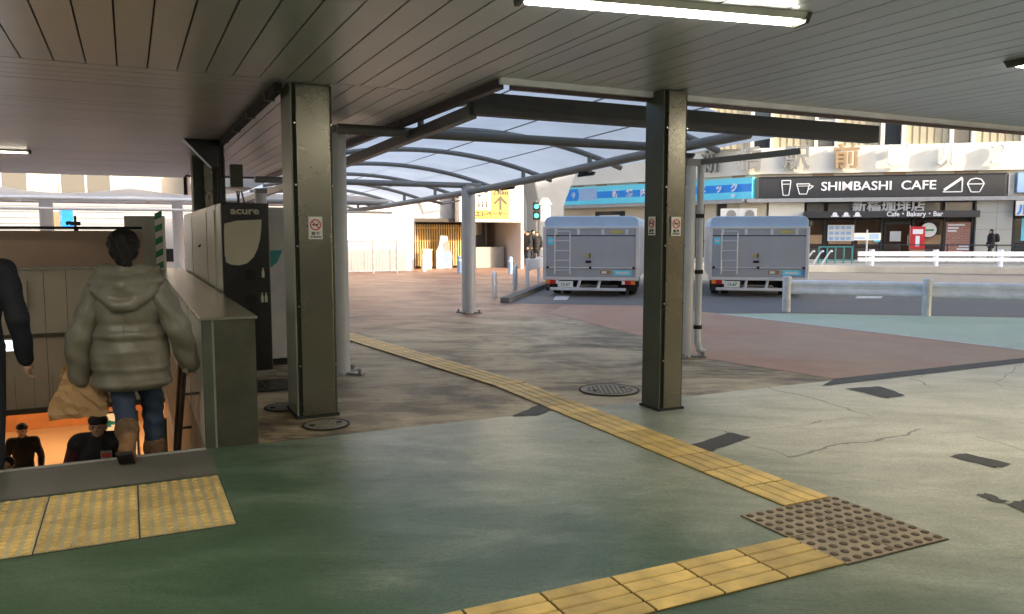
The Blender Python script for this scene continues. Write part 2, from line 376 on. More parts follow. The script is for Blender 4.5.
M['letterw'] = mat('letter_white', (.80, .80, .82), .4, 0, .03)
M['lettersil'] = mat('letter_silver', (.62, .63, .66), .4, .2)
M['letterg'] = mat('letter_grey_metal', (.32, .31, .29), .45, .4)
M['lettergold'] = mat('letter_bronze', (.45, .30, .16), .45, .3)
M['facade'] = mat('facade_cream', (.60, .53, .40), .65, 0, .08, .6)
M['facadew'] = mat('facade_white_band', (.78, .74, .64), .6, 0, .06, .5)
M['ribbed'] = mat('ribbed_beige', (.50, .43, .29), .55, .1, .08, 1)
M['ledge'] = mat('ledge_grey', (.36, .36, .36), .5)
M['stone'] = brick_material('stone_tile', (.44, .43, .39), (.48, .47, .42), (.25, .24, .22), 1, 1.15, .9, .012, .5, .2, True, 0)
M['redbrick'] = brick_material('red_brick', (.36, .10, .06), (.45, .17, .11), (.35, .26, .22), 1, .3, .1, .02, .7, .3)
M['glass'] = glass('dark_window_glass')
M['glassbr'] = glass('brown_window_glass', (.05, .028, .018))
M['glassl'] = glass('pale_window_glass', (.16, .15, .13), .12)
M['frame'] = mat('dark_frame', (.03, .03, .033), .4, .3)
M['truck'] = mat('truck_panel_silver', (.40, .42, .455), .38, .25, .06, 1.5, .015, 6)
M['truckroof'] = mat('truck_roof_sky_tint', (.40, .54, .70), .35, 0, .08, 1.2)  # blue sky reflection painted into the roof colour
M['truckframe'] = mat('truck_frame_aluminium', (.68, .69, .70), .35, .35, .06)
M['tyre'] = mat('tyre_rubber', (.018, .018, .018), .85, 0, .2)
M['chassis'] = mat('chassis_black', (.02, .02, .022), .7, .2)
M['redlamp'] = mat('lamp_red', (.45, .02, .02), .2)
M['amberlamp'] = mat('lamp_amber', (.75, .25, .03), .2)
M['plate'] = mat('number_plate', (.72, .74, .7), .4)
M['plateg'] = mat('plate_green', (.02, .16, .07), .5)
M['cabwhite'] = mat('cab_white', (.7, .71, .72), .3, 0, .04)
M['stickb'] = mat('sticker_blue', (.12, .3, .75), .4)
M['sticky'] = mat('sticker_yellow', (.55, .45, .08), .5)
M['sticko'] = mat('sticker_brown', (.35, .22, .12), .5)
M['rail'] = mat('rail_white_blue', (.82, .84, .90), .4, .1, .12, 4)
M['railw'] = mat('rail_white_worn', (.62, .64, .65), .45, .1, .2, 6)
M['bollb'] = mat('bollard_blue', (.25, .38, .6), .45)
M['siding'] = mat('white_siding', (.36, .36, .36), .55, 0, .06, 1)
M['wood'] = mat('golden_slat', (.62, .42, .16), .55, 0, .2, 4)
M['recess'] = mat('recess_dark', (.06, .05, .04), .7)
M['concrete'] = mat('pier_concrete', (.24, .26, .29), .7, 0, .1, .7)
M['farbld'] = mat('far_building', (.33, .29, .24), .7, 0, .12, .3)
M['farbld2'] = mat('far_building_grey', (.22, .23, .25), .7, 0, .12, .3)
M['stripeg'] = mat('stripe_green', (.03, .26, .11), .5)
M['boardgrey'] = mat('board_grey', (.36, .37, .33), .5)
M['officewall'] = mat('office_tile', (.42, .38, .33), .6, 0, .1, .5)
M['skin'] = mat('skin', (.52, .32, .22), .5, 0, .06, 8)
M['hair'] = mat('hair_black', (.008, .0065, .0055), .6, 0, .3, 40, .3, 60, (1, 1, .15), spec=.2)
M['coat'] = mat('coat_olive_beige', (.155, .142, .105), .42, 0, .12, 6, .3, 9, bdist=.03)
M['jeans'] = mat('denim_blue', (.022, .036, .07), .75, 0, .3, 14, .1, 150)
M['boot'] = mat('boot_tan', (.20, .10, .042), .75, 0, .3, 14, .3, 30)
M['bootcuff'] = mat('boot_cuff_fur', (.13, .07, .033), .85, 0, .4, 30, .5, 60)
M['sole'] = mat('boot_sole', (.02, .015, .012), .8)
M['paper'] = mat('kraft_paper', (.40, .235, .10), .65, 0, .15, 6, .25, 14)
M['navy'] = mat('navy_cloth', (.012, .013, .02), .8, 0, .2, 9, .1, 60)
M['darkcl'] = mat('dark_cloth', (.012, .012, .014), .8, 0, .2, 9)
M['darkred'] = mat('dark_red_sleeve', (.07, .012, .014), .7, 0, .2, 9)
M['trouser'] = mat('dark_trouser', (.02, .022, .03), .8)
M['camo'] = mat('grey_patterned_cloth', (.22, .22, .21), .8, 0, .8, 14)
M['eye'] = mat('eye_dark', (.01, .008, .007), .2)
M['redcl'] = mat('banner_red', (.55, .02, .03), .6)

# ---------------------------------------------------------------- ground and paving (measured points on the ground plane)
def ray(x, y):
    P = math.atan(73 / 790); a = (x - 512) / 790; b = (307 - y) / 790
    return Vector((a, math.cos(P) + b * math.sin(P), -math.sin(P) + b * math.cos(P)))
def G(x, y, z=0):
    r = ray(x, y); t = (z - 1.55) / r.z
    return (r.x * t, r.y * t)
def AT(x, y, Y):
    r = ray(x, y); t = Y / r.y
    return Vector((r.x * t, Y, 1.55 + r.z * t))
def wab(pts): return [tuple(W(a, b)[:2]) for a, b in pts]
HA0, HA1, HB0, HB1 = -3.6, .44, 6.0, 14.15            # the stair opening
m = MB()
for (a0, a1) in ((-400, HA0), (HA0, HA1), (HA1, 400)):
    for (b0, b1) in ((-300, HB0), (HB0, HB1), (HB1, 900)):
        if a0 == HA0 and b0 == HB0: continue
        m.sheet(wab([(a0, b0), (a1, b0), (a1, b1), (a0, b1)]), 0)
tag(m.build('ground', M['plaza']), kind='structure')
def paving(name, poly, matname, z): return tag(MB().sheet(poly, z).build(name, M[matname]), kind='structure')
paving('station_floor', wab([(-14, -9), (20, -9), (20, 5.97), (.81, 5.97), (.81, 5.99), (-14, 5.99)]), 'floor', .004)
paving('red_paving', [G(690, 356.5), (W(6.75, 5.98)[0], W(6.75, 5.98)[1]), tuple(W(10.72, 5.98)[:2]), G(722, 314), G(640, 306), G(565, 305), G(548, 313), G(640, 336)], 'redasphalt', .004)
paving('turquoise_paving', [G(724, 314.2)] + wab([(10.80, 5.98), (19.5, 5.98)]) + [G(1024, 318), G(791, 313.6)], 'turq', .004)
paving('road', [G(502, 303.5), G(640, 305.5), G(722, 313.6), G(791, 313.2), G(1024, 317.6), (60, 8), (120, 10), (120, 70), (-2, 72), (3.2, 34)], 'road', .002)
# painted line between red and turquoise, road markings
wl0, wl1 = Vector(G(720, 314)), Vector(G(1024, 350)); d = (wl1 - wl0).normalized(); nn = Vector((-d.y, d.x)) * .05
paving('lane_marking', [tuple(wl0 - nn), tuple(W(10.72, 5.98)[:2]), tuple(W(10.83, 5.98)[:2]), tuple(wl0 + nn)], 'lane', .008)
for (x, y, w, h) in ((868, 297, 26, 1.6), (1010, 298, 30, 1.4), (560, 298, 14, 2.2)):
    paving('lane_marking', [G(x - w / 2, y + h), G(x + w / 2, y + h), G(x + w / 2 + 3, y - h), G(x - w / 2 + 3, y - h)], 'lane', .006)
paving('joint_strip', wab([(6.3, 5.78), (10.8, 5.80), (10.8, 6.02), (6.75, 6.02)]), 'patch', .008)
for poly in ([(845, 389), (880, 387), (906, 396), (886, 399)], [(690, 446), (730, 433.5), (752, 438), (711, 452)], [(948, 457), (966, 454), (1013, 465), (996, 469)],
             [(976, 496), (986, 494.5), (1009, 503), (999, 504.5)], [(1006, 505), (1024, 501), (1060, 516), (1036, 520)], [(512, 417), (545, 402), (560, 407), (538, 416)]):
    pts_ = []; c4 = [Vector(G(*p)) for p in poly]
    for i in range(len(c4)):
        for k in range(7): q_ = c4[i].lerp(c4[(i + 1) % len(c4)], k / 7); pts_.append((q_.x + random.uniform(-.013, .013), q_.y + random.uniform(-.013, .013)))
    paving('floor_patch', pts_, 'patch', .008)
# kerb between plaza and road, far kerb and pavement
k0, k1 = Vector((-.27, 17.75)), Vector((3.2, 34)); d = (k1 - k0).normalized(); q = Vector((d.y, -d.x)) * .22
m = MB().prism([tuple(k0), tuple(k0 + q), tuple(k1 + q), tuple(k1)], 'z', .0, .13); tag(m.build('kerb', M['kerb'], bevel=.02), kind='structure')
FE = Vector((.966, -.259, 0)); FN = Vector((-.259, -.966, 0)); FO = Vector((13.5, 45.5, 0)); FRZ = math.atan2(FE.y, FE.x)
m = MB().box(-6, 60, -13.2, -12.8, 0, .28).box(-6, 60, -12.8, -6, 0, .14)
tag(m.build('median_kerb', M['walk'], loc=FO, rz=FRZ, bevel=.02), kind='structure')
tag(MB().box(-30, 60, -3.6, 3, 0, .13).build('far_pavement', M['walk'], loc=FO, rz=FRZ), kind='structure')

# tactile paving
def tactile(kind, size, name, label, group, mm):
    root = thing(name, label, 'tactile tile', group=group); h = size / 2 - .004
    MB().box(-h, h, -h, h, 0, .007).build('slab', M['yellowgap'], root)
    m = MB()
    if kind == 'bars':
        for k in range(4):
            x = -size / 2 + size * (k + .5) / 4
            m.prism([(x - size * .112, .007), (x + size * .112, .007), (x + size * .098, .0125), (x - size * .098, .0125)], 'y', -h + .003, h - .003)
        m.build('raised_bars', mm, root)
    return root
def domed(size, n, r, name, label, group, m1, m2):
    h = size / 2 - .004; m = MB().box(-h, h, -h, h, 0, .007)
    for i in range(n):
        for j in range(n): m.lathe([(r, .0072), (r * .92, .0115), (r * .6, .0145)], (-size / 2 + size * (i + .5) / n, -size / 2 + size * (j + .5) / n, 0), 8)
    o = m.build(name, m1); o.data.materials.append(m2)
    for p in o.data.polygons[6:]: p.material_index = 1
    return tag(o, label, 'tactile tile', group)
def clone(o, loc, rz, label=None):
    c = copy_tree(o); c.location = loc; c.rotation_euler = (0, 0, rz)
    if label: c['label'] = label
    return c
TS = .36
g1 = 'guidance tiles in the path running out to the canopy'
first = None
for k in range(11):                                  # inside part, straight to the edge of the roof
    p = W(3.475, 3.25 + TS * (k + .5), .004)
    if first is None:
        first = tactile('bars', TS, 'tactile_tile', 'ochre barred guidance tile in the path running out to the canopy', g1, M['yellow']); first.location = p; first.rotation_euler = (0, 0, TH)
    else: clone(first, p, TH)
e0 = W(3.475, 3.25 + TS * 11); dv = (Vector((-2.55, 12.0, 0)) - Vector((e0.x, e0.y, 0))); n_out = int(dv.length / TS) + 5; dv.normalize(); rz2 = math.atan2(-dv.x, dv.y)
for k in range(n_out): clone(first, Vector((e0.x, e0.y, .006)) + dv * TS * (k + .5), rz2)
g2 = 'guidance tiles in the path running across the floor at the front'
s2 = None
for k in range(9):
    p = W(2.97 - TS * (k + .5), 2.72, .004)
    c = clone(first, p, TH + R(90), 'ochre barred guidance tile in the path crossing the green floor at the front'); c['group'] = g2
bl = domed(TS, 5, .022, 'tactile_tile', 'worn brown domed tile in the square where both guidance paths meet', 'four worn brown tiles at the junction', M['tbrown'], M['tbrownd']); bl.location = W(2.97 + TS / 2, 2.535 + TS / 2, .004); bl.rotation_euler = (0, 0, TH)
for (i, j) in ((1, 0), (0, 1), (1, 1)): clone(bl, W(2.97 + TS * (i + .5), 2.535 + TS * (j + .5), .004), TH)
ys = .47
wt = domed(ys, 8, .020, 'tactile_tile', 'ochre studded warning tile at the top of the stairs', 'warning tiles at the head of the stairs', M['yellowd'], M['yellowdome'])
for i in range(6):
    for j in range(2):
        p = W(.46 - ys * (i + .5), 5.27 - ys * (j + .5), .004)
        if i == 0 and j == 0: wt.location = p; wt.rotation_euler = (0, 0, TH)
        else: clone(wt, p, TH)
paving('grout_bed', wab([(-3.2, 4.325), (.463, 4.325), (.463, 5.275), (-3.2, 5.275)]), 'grout', .006)
paving('grout_bed', wab([(2.965, 2.53), (3.695, 2.53), (3.695, 3.26), (2.965, 3.26)]), 'grout', .006)
paving('stone_nosing', wab([(-3.6, 5.31), (.46, 5.31), (.46, 6.0), (-3.6, 6.0)]), 'nosing', .008)

def manhole(p, r, label):
    root = thing('manhole_cover', label, 'manhole cover', (p[0], p[1], .006))
    MB().lathe([(r, 0), (r, .008), (r - .015, .008), (r - .015, 0)], n=36).build('rim', M['groove'], root)
    m = MB().lathe([(r - .018, 0), (r - .018, .006)], n=36)
    k = -r + .08
    while k < r - .06:
        w = math.sqrt(max(0, (r - .07) ** 2 - k * k)); m.box(-w, w, k - .009, k + .009, .006, .0105)
        k += .045
    k = -r + .08
    while k < r - .06:
        w = math.sqrt(max(0, (r - .07) ** 2 - k * k)); m.box(k - .009, k + .009, -w, w, .006, .0108)
        k += .045
    m.build('lid', M['lid'], root)
    MB().disc((r * .5, r * .3, .011), .025, 'z', .006, 10).disc((-r * .5, -r * .3, .011), .025, 'z', .006, 10).build('lifting_hole', M['groove'], root)
manhole(G(609, 390.5), .30, 'cast iron round manhole cover in grey paving left of the slim right pillar')
manhole(G(326, 425.5), .19, 'small round manhole cover touching the foot of the wide left pillar')
manhole(G(284, 408), .17, 'small round manhole cover in shadow beside the black machine')
root = thing('floor_grating', 'dark metal floor grating in front of the black recycling machine', 'grating', W(1.22, 8.25, .006), TH)
MB().box(-.36, .3, -.3, .3, 0, .003).build('frame', M['groove'], root)
m = MB()
for k in range(9): m.box(-.34, .28, -.27 + k * .067, -.235 + k * .067, .003, .014)
for k in range(3): m.box(-.3 + k * .25, -.27 + k * .25, -.28, .28, .003, .018)
m.build('bars', M['iron'], root)

# ---------------------------------------------------------------- station ceiling and building
CZ = 2.77; PW = .20
def panels(a0, a1, b0, b1, along, seed):
    rnd = random.Random(seed); m = MB(); lo, hi = (a0, a1) if along == 'u' else (b0, b1); k = 0
    while lo + k * PW < hi - .01:
        s0 = lo + k * PW; s1 = min(s0 + PW - .011, hi); t = rnd.uniform(-.0012, .0012); t2 = rnd.uniform(-.0012, .0012)
        if along == 'u': vs = [(s0, b0, CZ + t), (s1, b0, CZ + t2), (s1, b1, CZ + t2), (s0, b1, CZ + t)]
        else: vs = [(a0, s0, CZ + t), (a1, s0, CZ + t), (a1, s1, CZ + t2), (a0, s1, CZ + t2)]
        up = [(x, y, z + .02) for x, y, z in vs]
        m.add(vs + up, [(0, 1, 2, 3), (4, 5, 6, 7), (0, 1, 5, 4), (1, 2, 6, 5), (2, 3, 7, 6), (3, 0, 4, 7)]); k += 1
    return m
def bld(mb, name, mm, parent=None, **k): return mb.build(name, mm, parent, loc=(0, 0, 0), rz=TH, **k)
A0 = -14.02
tag(bld(panels(A0, 2.67, -9, 6.555, 'u', 1), 'ceiling', M['ceil']), kind='structure')
tag(bld(panels(2.68, 19.9, -9, 5.72, 'u', 2), 'ceiling', M['ceil']), kind='structure')
tag(bld(panels(A0, 1.12, 6.57, 18.8, 'v', 3), 'ceiling', M['ceil']), kind='structure')
tag(bld(panels(1.13, 2.67, 6.57, 17.8, 'u', 4), 'ceiling', M['ceil']), kind='structure')
m = MB().box(A0, 2.67, -9, 18.8, CZ + .022, CZ + .05).box(2.67, 19.9, -9, 5.72, CZ + .022, CZ + .05)
tag(bld(m, 'ceiling_backing', M['ceilback']), kind='structure')
st = thing('station_building', 'low station building whose metal ceiling covers the foreground', 'station', (0, 0, 0), TH)
m = MB().box(-14, 27.2, -14, 5.70, 2.84, 12.3).box(-14, 2.67, 5.70, 18.8, 2.84, 3.15); m.build('unseen_upper_block', M['officewall'], st)  # unseen upper storeys, height and length shaped to shade the plaza
MB().box(-14, 20, -9.3, -9, 0, 2.84).box(-14.3, -14, -9.3, 6, 0, 2.84).build('rear_wall', M['lightgrey'], st)
MB().box(2.67, 20, 5.722, 5.76, 2.722, 2.82).build('edge_trim', M['fasciaw'], st)
MB().box(2.78, 20, 5.76, 5.80, 2.69, 2.845).build('edge_gutter', M['fascia'], st)
MB().box(2.672, 2.74, 5.82, 18.0, 2.70, 2.835).build('side_fascia', M['fascia'], st)
def ceiling_light(a, b, L, mm, label, group=None, w=.2, rot=0):
    root = thing('ceiling_light', label, 'ceiling light', W(a, b, CZ), TH + rot, group)
    MB().prism([(-w / 2 - .03, 0), (-w / 2, -.03), (w / 2, -.03), (w / 2 + .03, 0)], 'x', -L / 2, L / 2).build('housing', M['signw'], root)
    MB().prism([(-w / 2 + .005, -.031), (-w / 2 + .03, -.046), (w / 2 - .03, -.046), (w / 2 - .005, -.031)], 'x', -L / 2 + .04, L / 2 - .04).build('diffuser', mm, root)
    for s in (-1, 1): MB().prism([(-w / 2 - .034, .0), (-w / 2 - .004, -.05), (w / 2 + .004, -.05), (w / 2 + .034, 0)], 'x', s * L / 2 - .012, s * L / 2 + .012).build('end_cap', M['greenpaint'], root)
lp, lq = Vector(G(520, 1, 2.73)), Vector(G(800, 24, 2.73)); lc = (lp + lq) / 2; la_ = (lc.dot(V), lc.dot(U))
ceiling_light(la_[0], la_[1], (lq - lp).length, M['tube'], 'long lit fluorescent ceiling light at the top of the picture', w=.12, rot=math.atan2(lq.y - lp.y, lq.x - lp.x) - TH)
ceiling_light(6.46, 3.52, 1.62, M['tube'], 'ceiling light whose tip shows at the right edge of the ceiling')
ceiling_light(-2.0, 13.65, 1.5, M['tube2'], 'slim lit ceiling light above the far end of the stairs', w=.12)
for (a, b) in ((-.9, 3.8), (-4.7, 3.8), (-3, 0), (1, 0), (5, 0), (9, 0), (-2, -4), (3, -4), (8, -4), (-6, 8.6), (-6, 11.5), (-9, 0), (-7, -4)):
    ceiling_light(a, b, 1.6, M['tube'], 'unseen fluorescent ceiling light added to brighten the station', 'unseen ceiling lights added for the interior')  # added lamps out of view, put in to brighten the interior

def pillar(a0, a1, b0, b1, label, left='greenpaint'):
    root = thing('steel_pillar', label, 'pillar', W((a0 + a1) / 2, (b0 + b1) / 2), TH); x = (a1 - a0) / 2; y = (b1 - b0) / 2
    MB().box(-x + .012, x - .012, -y + .02, y - .02, 0, CZ).build('core', M['groove'], root)
    MB().box(-x + .045, x - .02, -y, -y + .02, .02, CZ - .005).build('cover', M['pcover'], root, bevel=.006)
    MB().box(-x + .02, x - .02, y - .02, y, .02, CZ - .005).build('cover', M['pcover'], root, bevel=.006)
    for s in (-1, 1):
        e = MB(); x0, x1 = (-x, -x + .014) if s < 0 else (x - .014, x)
        e.box(x0, x1, -y + .012, y - .012, .0, CZ - .004); e.build('flange', M[left if s < 0 else 'greenpaint'], root, bevel=.004)
    m = MB()
    for z in (.45, .95, 1.45, 1.95, 2.45):
        for s in (-1, 1): m.disc((s * (x - .012 if s > 0 else x - .03), -y - .001, z), .009, 'y', .01, 8)
    m.build('rivet', M['steel'], root)
    MB().box(-x - .01, x + .01, -y - .01, y + .01, 0, .025).build('foot', M['blackmatt'], root)
    return root
pillar(1.22, 1.56, 6.65, 7.10, 'wide steel pillar beside the black machine on the left', 'litflange')
pillar(4.12, 4.37, 5.56, 5.84, 'slim steel pillar standing on the right edge of the green floor')

def nosmoking(loc, rz, w, label):
    root = thing('no_smoking_sign', label, 'sign', loc, rz); h = w * 1.62
    MB().box(-w / 2, w / 2, -.004, 0, -h / 2, h / 2).build('plate', M['signw'], root)
    c = (0, -.006, h * .14); m = MB(); r = w * .36
    for k in range(24):
        a, b = 2 * math.pi * k / 24, 2 * math.pi * (k + 1) / 24
        m.bar((c[0] + r * math.cos(a), c[1], c[2] + r * math.sin(a)), (c[0] + r * math.cos(b), c[1], c[2] + r * math.sin(b)), .004, w * .09, (0, 1, 0)) if False else m.bar((r * math.cos(a), -.006, c[2] + r * math.sin(a)), (r * math.cos(b), -.006, c[2] + r * math.sin(b)), w * .09, .004, (0, 1, 0))
    m.bar((-r * .7, -.0075, c[2] + r * .7), (r * .7, -.0075, c[2] - r * .7), w * .08, .003, (0, 1, 0))
    m.build('prohibition_ring', M['signr'], root)
    MB().box(-r * .62, r * .45, -.006, -.004, c[2] - .006, c[2] + .006).tube([(r * .5, -.006, c[2]), (r * .55, -.006, c[2] + r * .3), (r * .4, -.006, c[2] + r * .5)], .003, 6).build('cigarette', M['black'], root)
    text('lettering', '禁', w * .24, M['black'], root, (-w * .17, -.006, -h * .26), UPR, .001, .002); text('lettering', '煙', w * .24, M['black'], root, (w * .17, -.006, -h * .26), UPR, .001, .002)
    text('lettering', 'NO SMOKING', w * .125, M['black'], root, (0, -.006, -h * .40), UPR, .001, .001)
nosmoking(W(1.40, 6.643, 1.60), TH, .115, 'white no smoking sign on the wide left pillar')
nosmoking(W(4.255, 5.552, 1.615), TH, .10, 'white no smoking sign on the right face of the slim pillar')
nosmoking(W(4.112, 5.70, 1.62), TH - R(90), .10, 'no smoking sign on the dark green left face of the slim pillar')

# ceiling conduit, junction box, loudspeaker, rear posts at the left
root = thing('cable_conduit', 'dark cable conduit running along the ceiling behind the wide pillar', 'conduit', (0, 0, 0), TH)
MB().box(1.10, 1.165, 6.68, 11.26, 2.69, 2.769).build('trunking', M['groove'], root, bevel=.006)
MB().tube([(1.13, 11.26, 2.74), (1.13, 11.31, 2.5), (1.12, 11.31, 1.9)], .03, 8).tube([(1.17, 11.28, 2.74), (1.17, 11.34, 2.3)], .02, 8).build('pipe', M['cable'], root)
for k in range(4): MB().box(1.09, 1.175, 7.1 + k * 1.15, 7.14 + k * 1.15, 2.685, 2.768).build('clip', M['iron'], root)
root = thing('junction_box', 'grey metal junction box with hanging cables below the ceiling', 'junction box', W(1.34, 11.3, 2.33), TH)
MB().box(-.08, .08, -.06, .06, -.15, .15).build('box', M['greenpaint'], root, bevel=.01)
MB().tube([(.0, 0, -.2), (.03, .02, -.45), (-.25, .05, -.75), (-.5, .1, -.95)], .012, 6).tube([(.06, 0, -.2), (.1, .0, -.4), (-.02, .0, -.75), (-.12, 0, -.95)], .012, 6).tube([(.03, 0, -.2), (.02, 0, -.4), (-.2, 0, -.6)], .01, 6).build('cables', M['cable'], root)
root = thing('ceiling_loudspeaker', 'black wedge shaped loudspeaker hanging from the ceiling by the conduit', 'loudspeaker', W(.94, 11.2, 2.77), TH)
MB().prism([(-.26, 0), (.16, 0), (.16, -.36), (.08, -.36)], 'y', -.12, .12).build('cabinet', M['black'], root, bevel=.01)
MB().box(.04, .12, -.05, .05, -.002, .012).build('bracket', M['iron'], root)
root = thing('steel_column', 'brown steel column behind the cream vending machines', 'pillar', W(1.18, 13.6), TH)
MB().box(-.24, .24, -.02, .02, 0, CZ).box(-.24, -.2, -.2, .2, 0, CZ).box(.2, .24, -.2, .2, 0, CZ).build('section', M['greenpaint'], root)
MB().box(-.06, .06, -.06, -.021, 0, CZ).build('cover_strip', M['pcover'], root)

# ---------------------------------------------------------------- stairs and lower concourse
NS, RI, TR = 19, .175, .25
m = MB()
for k in range(NS):
    m.box(HA0, HA1, HB0 + k * TR, HB0 + (k + 1) * TR + .02, -RI * (k + 1) - .3, -RI * (k + 1))
m.box(HA0, HA1, HB0 - .02, HB0 - .001, -.5, -.001)
tag(bld(m, 'stairs', M['nosing']), kind='structure')
LZ = -RI * NS
tag(bld(MB().box(-14, 3, HB0 + NS * TR, 22.7, LZ - .2, LZ), 'lower_floor', M['peach']), kind='structure')
tag(bld(MB().box(-14, 3, 14.16, 22.9, -.95, -.62), 'lower_ceiling', M['beigep']), kind='structure')
def walls(name, label, mb, mm, cat='wall'):
    r = thing(name, label, cat, (0, 0, 0), TH); mb.build('wall_face', mm, r); return r
walls('concourse_wall', 'orange tiled wall across the far end of the lower concourse', MB().box(-14, 3, 22.71, 22.95, LZ, -.62), M['orange'])
r = walls('stair_side_wall', 'tan stone wall along the right side of the stairs', MB().box(.445, .8, 6.02, 14.14, LZ, -.02).box(.445, .8, 14.17, 22.7, LZ, -.95), M['tanwall'])
MB().box(.43, .444, 6.03, 14, -1.2, -.9).build('skirting', M['beigelow'], r)
walls('stair_side_wall', 'beige wall along the left side of the stairs outside the picture', MB().box(HA0 - .25, HA0 - .005, 6.02, 14.14, LZ, .95), M['beigep'])
tag(bld(MB().box(HA0, HA1, 5.955, 6.0, .008, .013), 'step_edge_strip', M['walk']), kind='structure')
# stair parapet
sp = thing('stair_parapet', 'stainless steel clad parapet beside the top of the stairs', 'parapet', W(.625, 6.0), TH)
MB().box(-.18, .18, .012, 8.9, -.01, .93).build('side_panels', M['beigep'], sp)
MB().box(-.10, .185, 0, .012, 0, .935).build('end_panel', M['endpanel'], sp)
MB().box(-.183, -.115, -.012, .03, 0, .93).build('end_post', M['greenpaint'], sp, bevel=.005)
MB().box(-.2, .2, -.008, 8.9, .93, .955).build('cap', M['steel'], sp, bevel=.006)
m = MB()
for k in range(1, 6): m.box(-.1815, -.18, k * 1.5, k * 1.5 + .01, .0, .93)
m.build('panel_joint', M['groove'], sp)
# sloping handrail
hr = thing('stair_handrail', 'double sloping steel handrail on the right wall of the stairs', 'handrail', (0, 0, 0), TH)
sl = RI / TR
for off, r_, nm in ((.86, .024, 'upper_rail'), (.58, .018, 'lower_rail')):
    MB().tube([(.33, 6.02, off), (.33, 6.2, off - .02), (.33, 10.6, off - .02 - 4.4 * sl)], r_, 10).build(nm, M['iron'], hr)
m = MB().disc((.33, 6.02, .86), .038, 'y', .05, 12); m.build('end_knob', M['iron'], hr)
for k in range(4):
    b = 6.4 + k * 1.1; z = .84 - (b - 6.2) * sl
    for q1, q2 in ((.1, 0), (.36, .28)): MB().tube([(.44, b, z - q1), (.33, b, z - q1), (.33, b, z - q2)], .012, 6).build('bracket', M['iron'], hr)
hp = thing('handrail_post', 'dark square steel post rising from the middle of the stairs', 'post', W(.21, 8.2, -RI * 9), TH)
MB().box(-.05, .05, -.05, .05, 0, 1.35).build('shaft', M['greenpaint'], hp, bevel=.005)
MB().box(-.09, .09, -.09, .09, 0, .02).build('base_plate', M['iron'], hp)
# wall across the far end of the stair opening
bw = thing('stair_end_wall', 'brown and beige panelled wall behind the stair opening', 'wall', (0, 0, 0), TH)
MB().box(HA0 - 4, .2, 14.0, 14.06, 1.03, 1.60).build('brown_panel', M['brownp'], bw)
MB().box(HA0 - 4, .44, 14.0, 14.14, .03, 1.03).build('upper_panel', M['beigep'], bw)
MB().box(HA0 - 4, .44, 14.0, 14.14, -1.12, -.03).build('lower_panel', M['beigelow'], bw)
MB().box(HA0 - 4, .44, 13.96, 14.14, -.03, .03).box(HA0 - 4, .44, 13.95, 14.14, -1.2, -1.12).build('ledge', M['iron'], bw)
MB().box(HA0 - 4, .44, 13.97, 14.14, 1.005, 1.04).build('sill', M['steel'], bw)
MB().tube([(HA0 - 4, 13.97, 1.645), (.2, 13.97, 1.645)], .022, 8).build('top_rail', M['groove'], bw)
MB().tube([(HA0 - 4, 14.1, 1.27), (.2, 14.1, 1.27)], .03, 8).build('mid_rail', M['groove'], bw)
for a in (-4.2, -2.55, -.73): MB().box(a - .03, a + .03, 14.07, 14.12, 1.03, 1.64).build('rail_post', M['groove'], bw)
m = MB()
for a in (-3.9, -2.6, -1.2, -.9, -.2): m.box(a - .003, a + .003, 13.998, 14.0, -1.12, 1.0)
for k in range(16): m.box(-3.4 + k * .25, -3.396 + k * .25, 13.998, 14.0, -1.12, -.62)
m.build('panel_joint', M['groove'], bw)
root = thing('camera_fitting', 'small black lamp fitting clamped on the rail above the brown wall', 'lamp', W(-.73, 13.95, 1.68), TH); root.scale = (.6, .6, .6)
MB().box(-.12, .12, -.05, .05, 0, .1).prism([(-.2, .0), (-.1, .04), (-.1, .12), (-.22, .1)], 'y', -.05, .05).build('head', M['black'], root, bevel=.01)
MB().box(-.03, .03, -.03, .03, -.03, .25).build('stem', M['black'], root)
root = thing('information_screen', 'bright lit screen on the beige wall at the left edge', 'screen', W(-1.72, 13.99, .60), TH)
MB().box(-.5, .30, -.05, 0, -.16, .24).build('casing', M['beigelow'], root)
MB().box(-.44, .22, -.056, -.05, -.1, .2).build('display', M['lit'], root)
root = thing('information_screen', 'small lit notice below the ledge at the left edge', 'screen', W(-1.75, 13.99, -.12), TH)
MB().box(-.3, .18, -.03, 0, -.12, .1).build('casing', M['beigelow'], root); MB().box(-.27, .15, -.034, -.03, -.09, .07).build('display', M['lit'], root)
for (a, b) in ((-3.4, 16.5), (-.6, 16.5), (-3.4, 20), (-.6, 20)):
    root = thing('concourse_lamp', 'warm lit lamp panel under the lower concourse ceiling', 'ceiling light', W(a, b, -.95), TH, 'warm lamps of the lower concourse')
    MB().box(-.7, .7, -.12, .12, -.05, 0).build('housing', M['signw'], root); MB().box(-.66, .66, -.1, .1, -.06, -.05).build('diffuser', M['warm'], root)
root = thing('advertising_board', 'blue and green advertising board standing in the lower concourse', 'poster', Vector(AT(119, 470, 16.2)).xy.to_3d() + Vector((0, 0, LZ)), R(14))
MB().box(-.42, .42, -.03, .03, 0, 1.2).build('frame', M['black'], root)
MB().box(-.38, .38, -.036, -.03, .05, 1.16).build('print', M['signw'], root)
m = MB()
for k in range(9): x, z = random.uniform(-.3, .2), random.uniform(.15, 1.0); m.box(x, x + .16, -.04, -.036, z, z + .07)
m.build('picture', M['teal'], root)

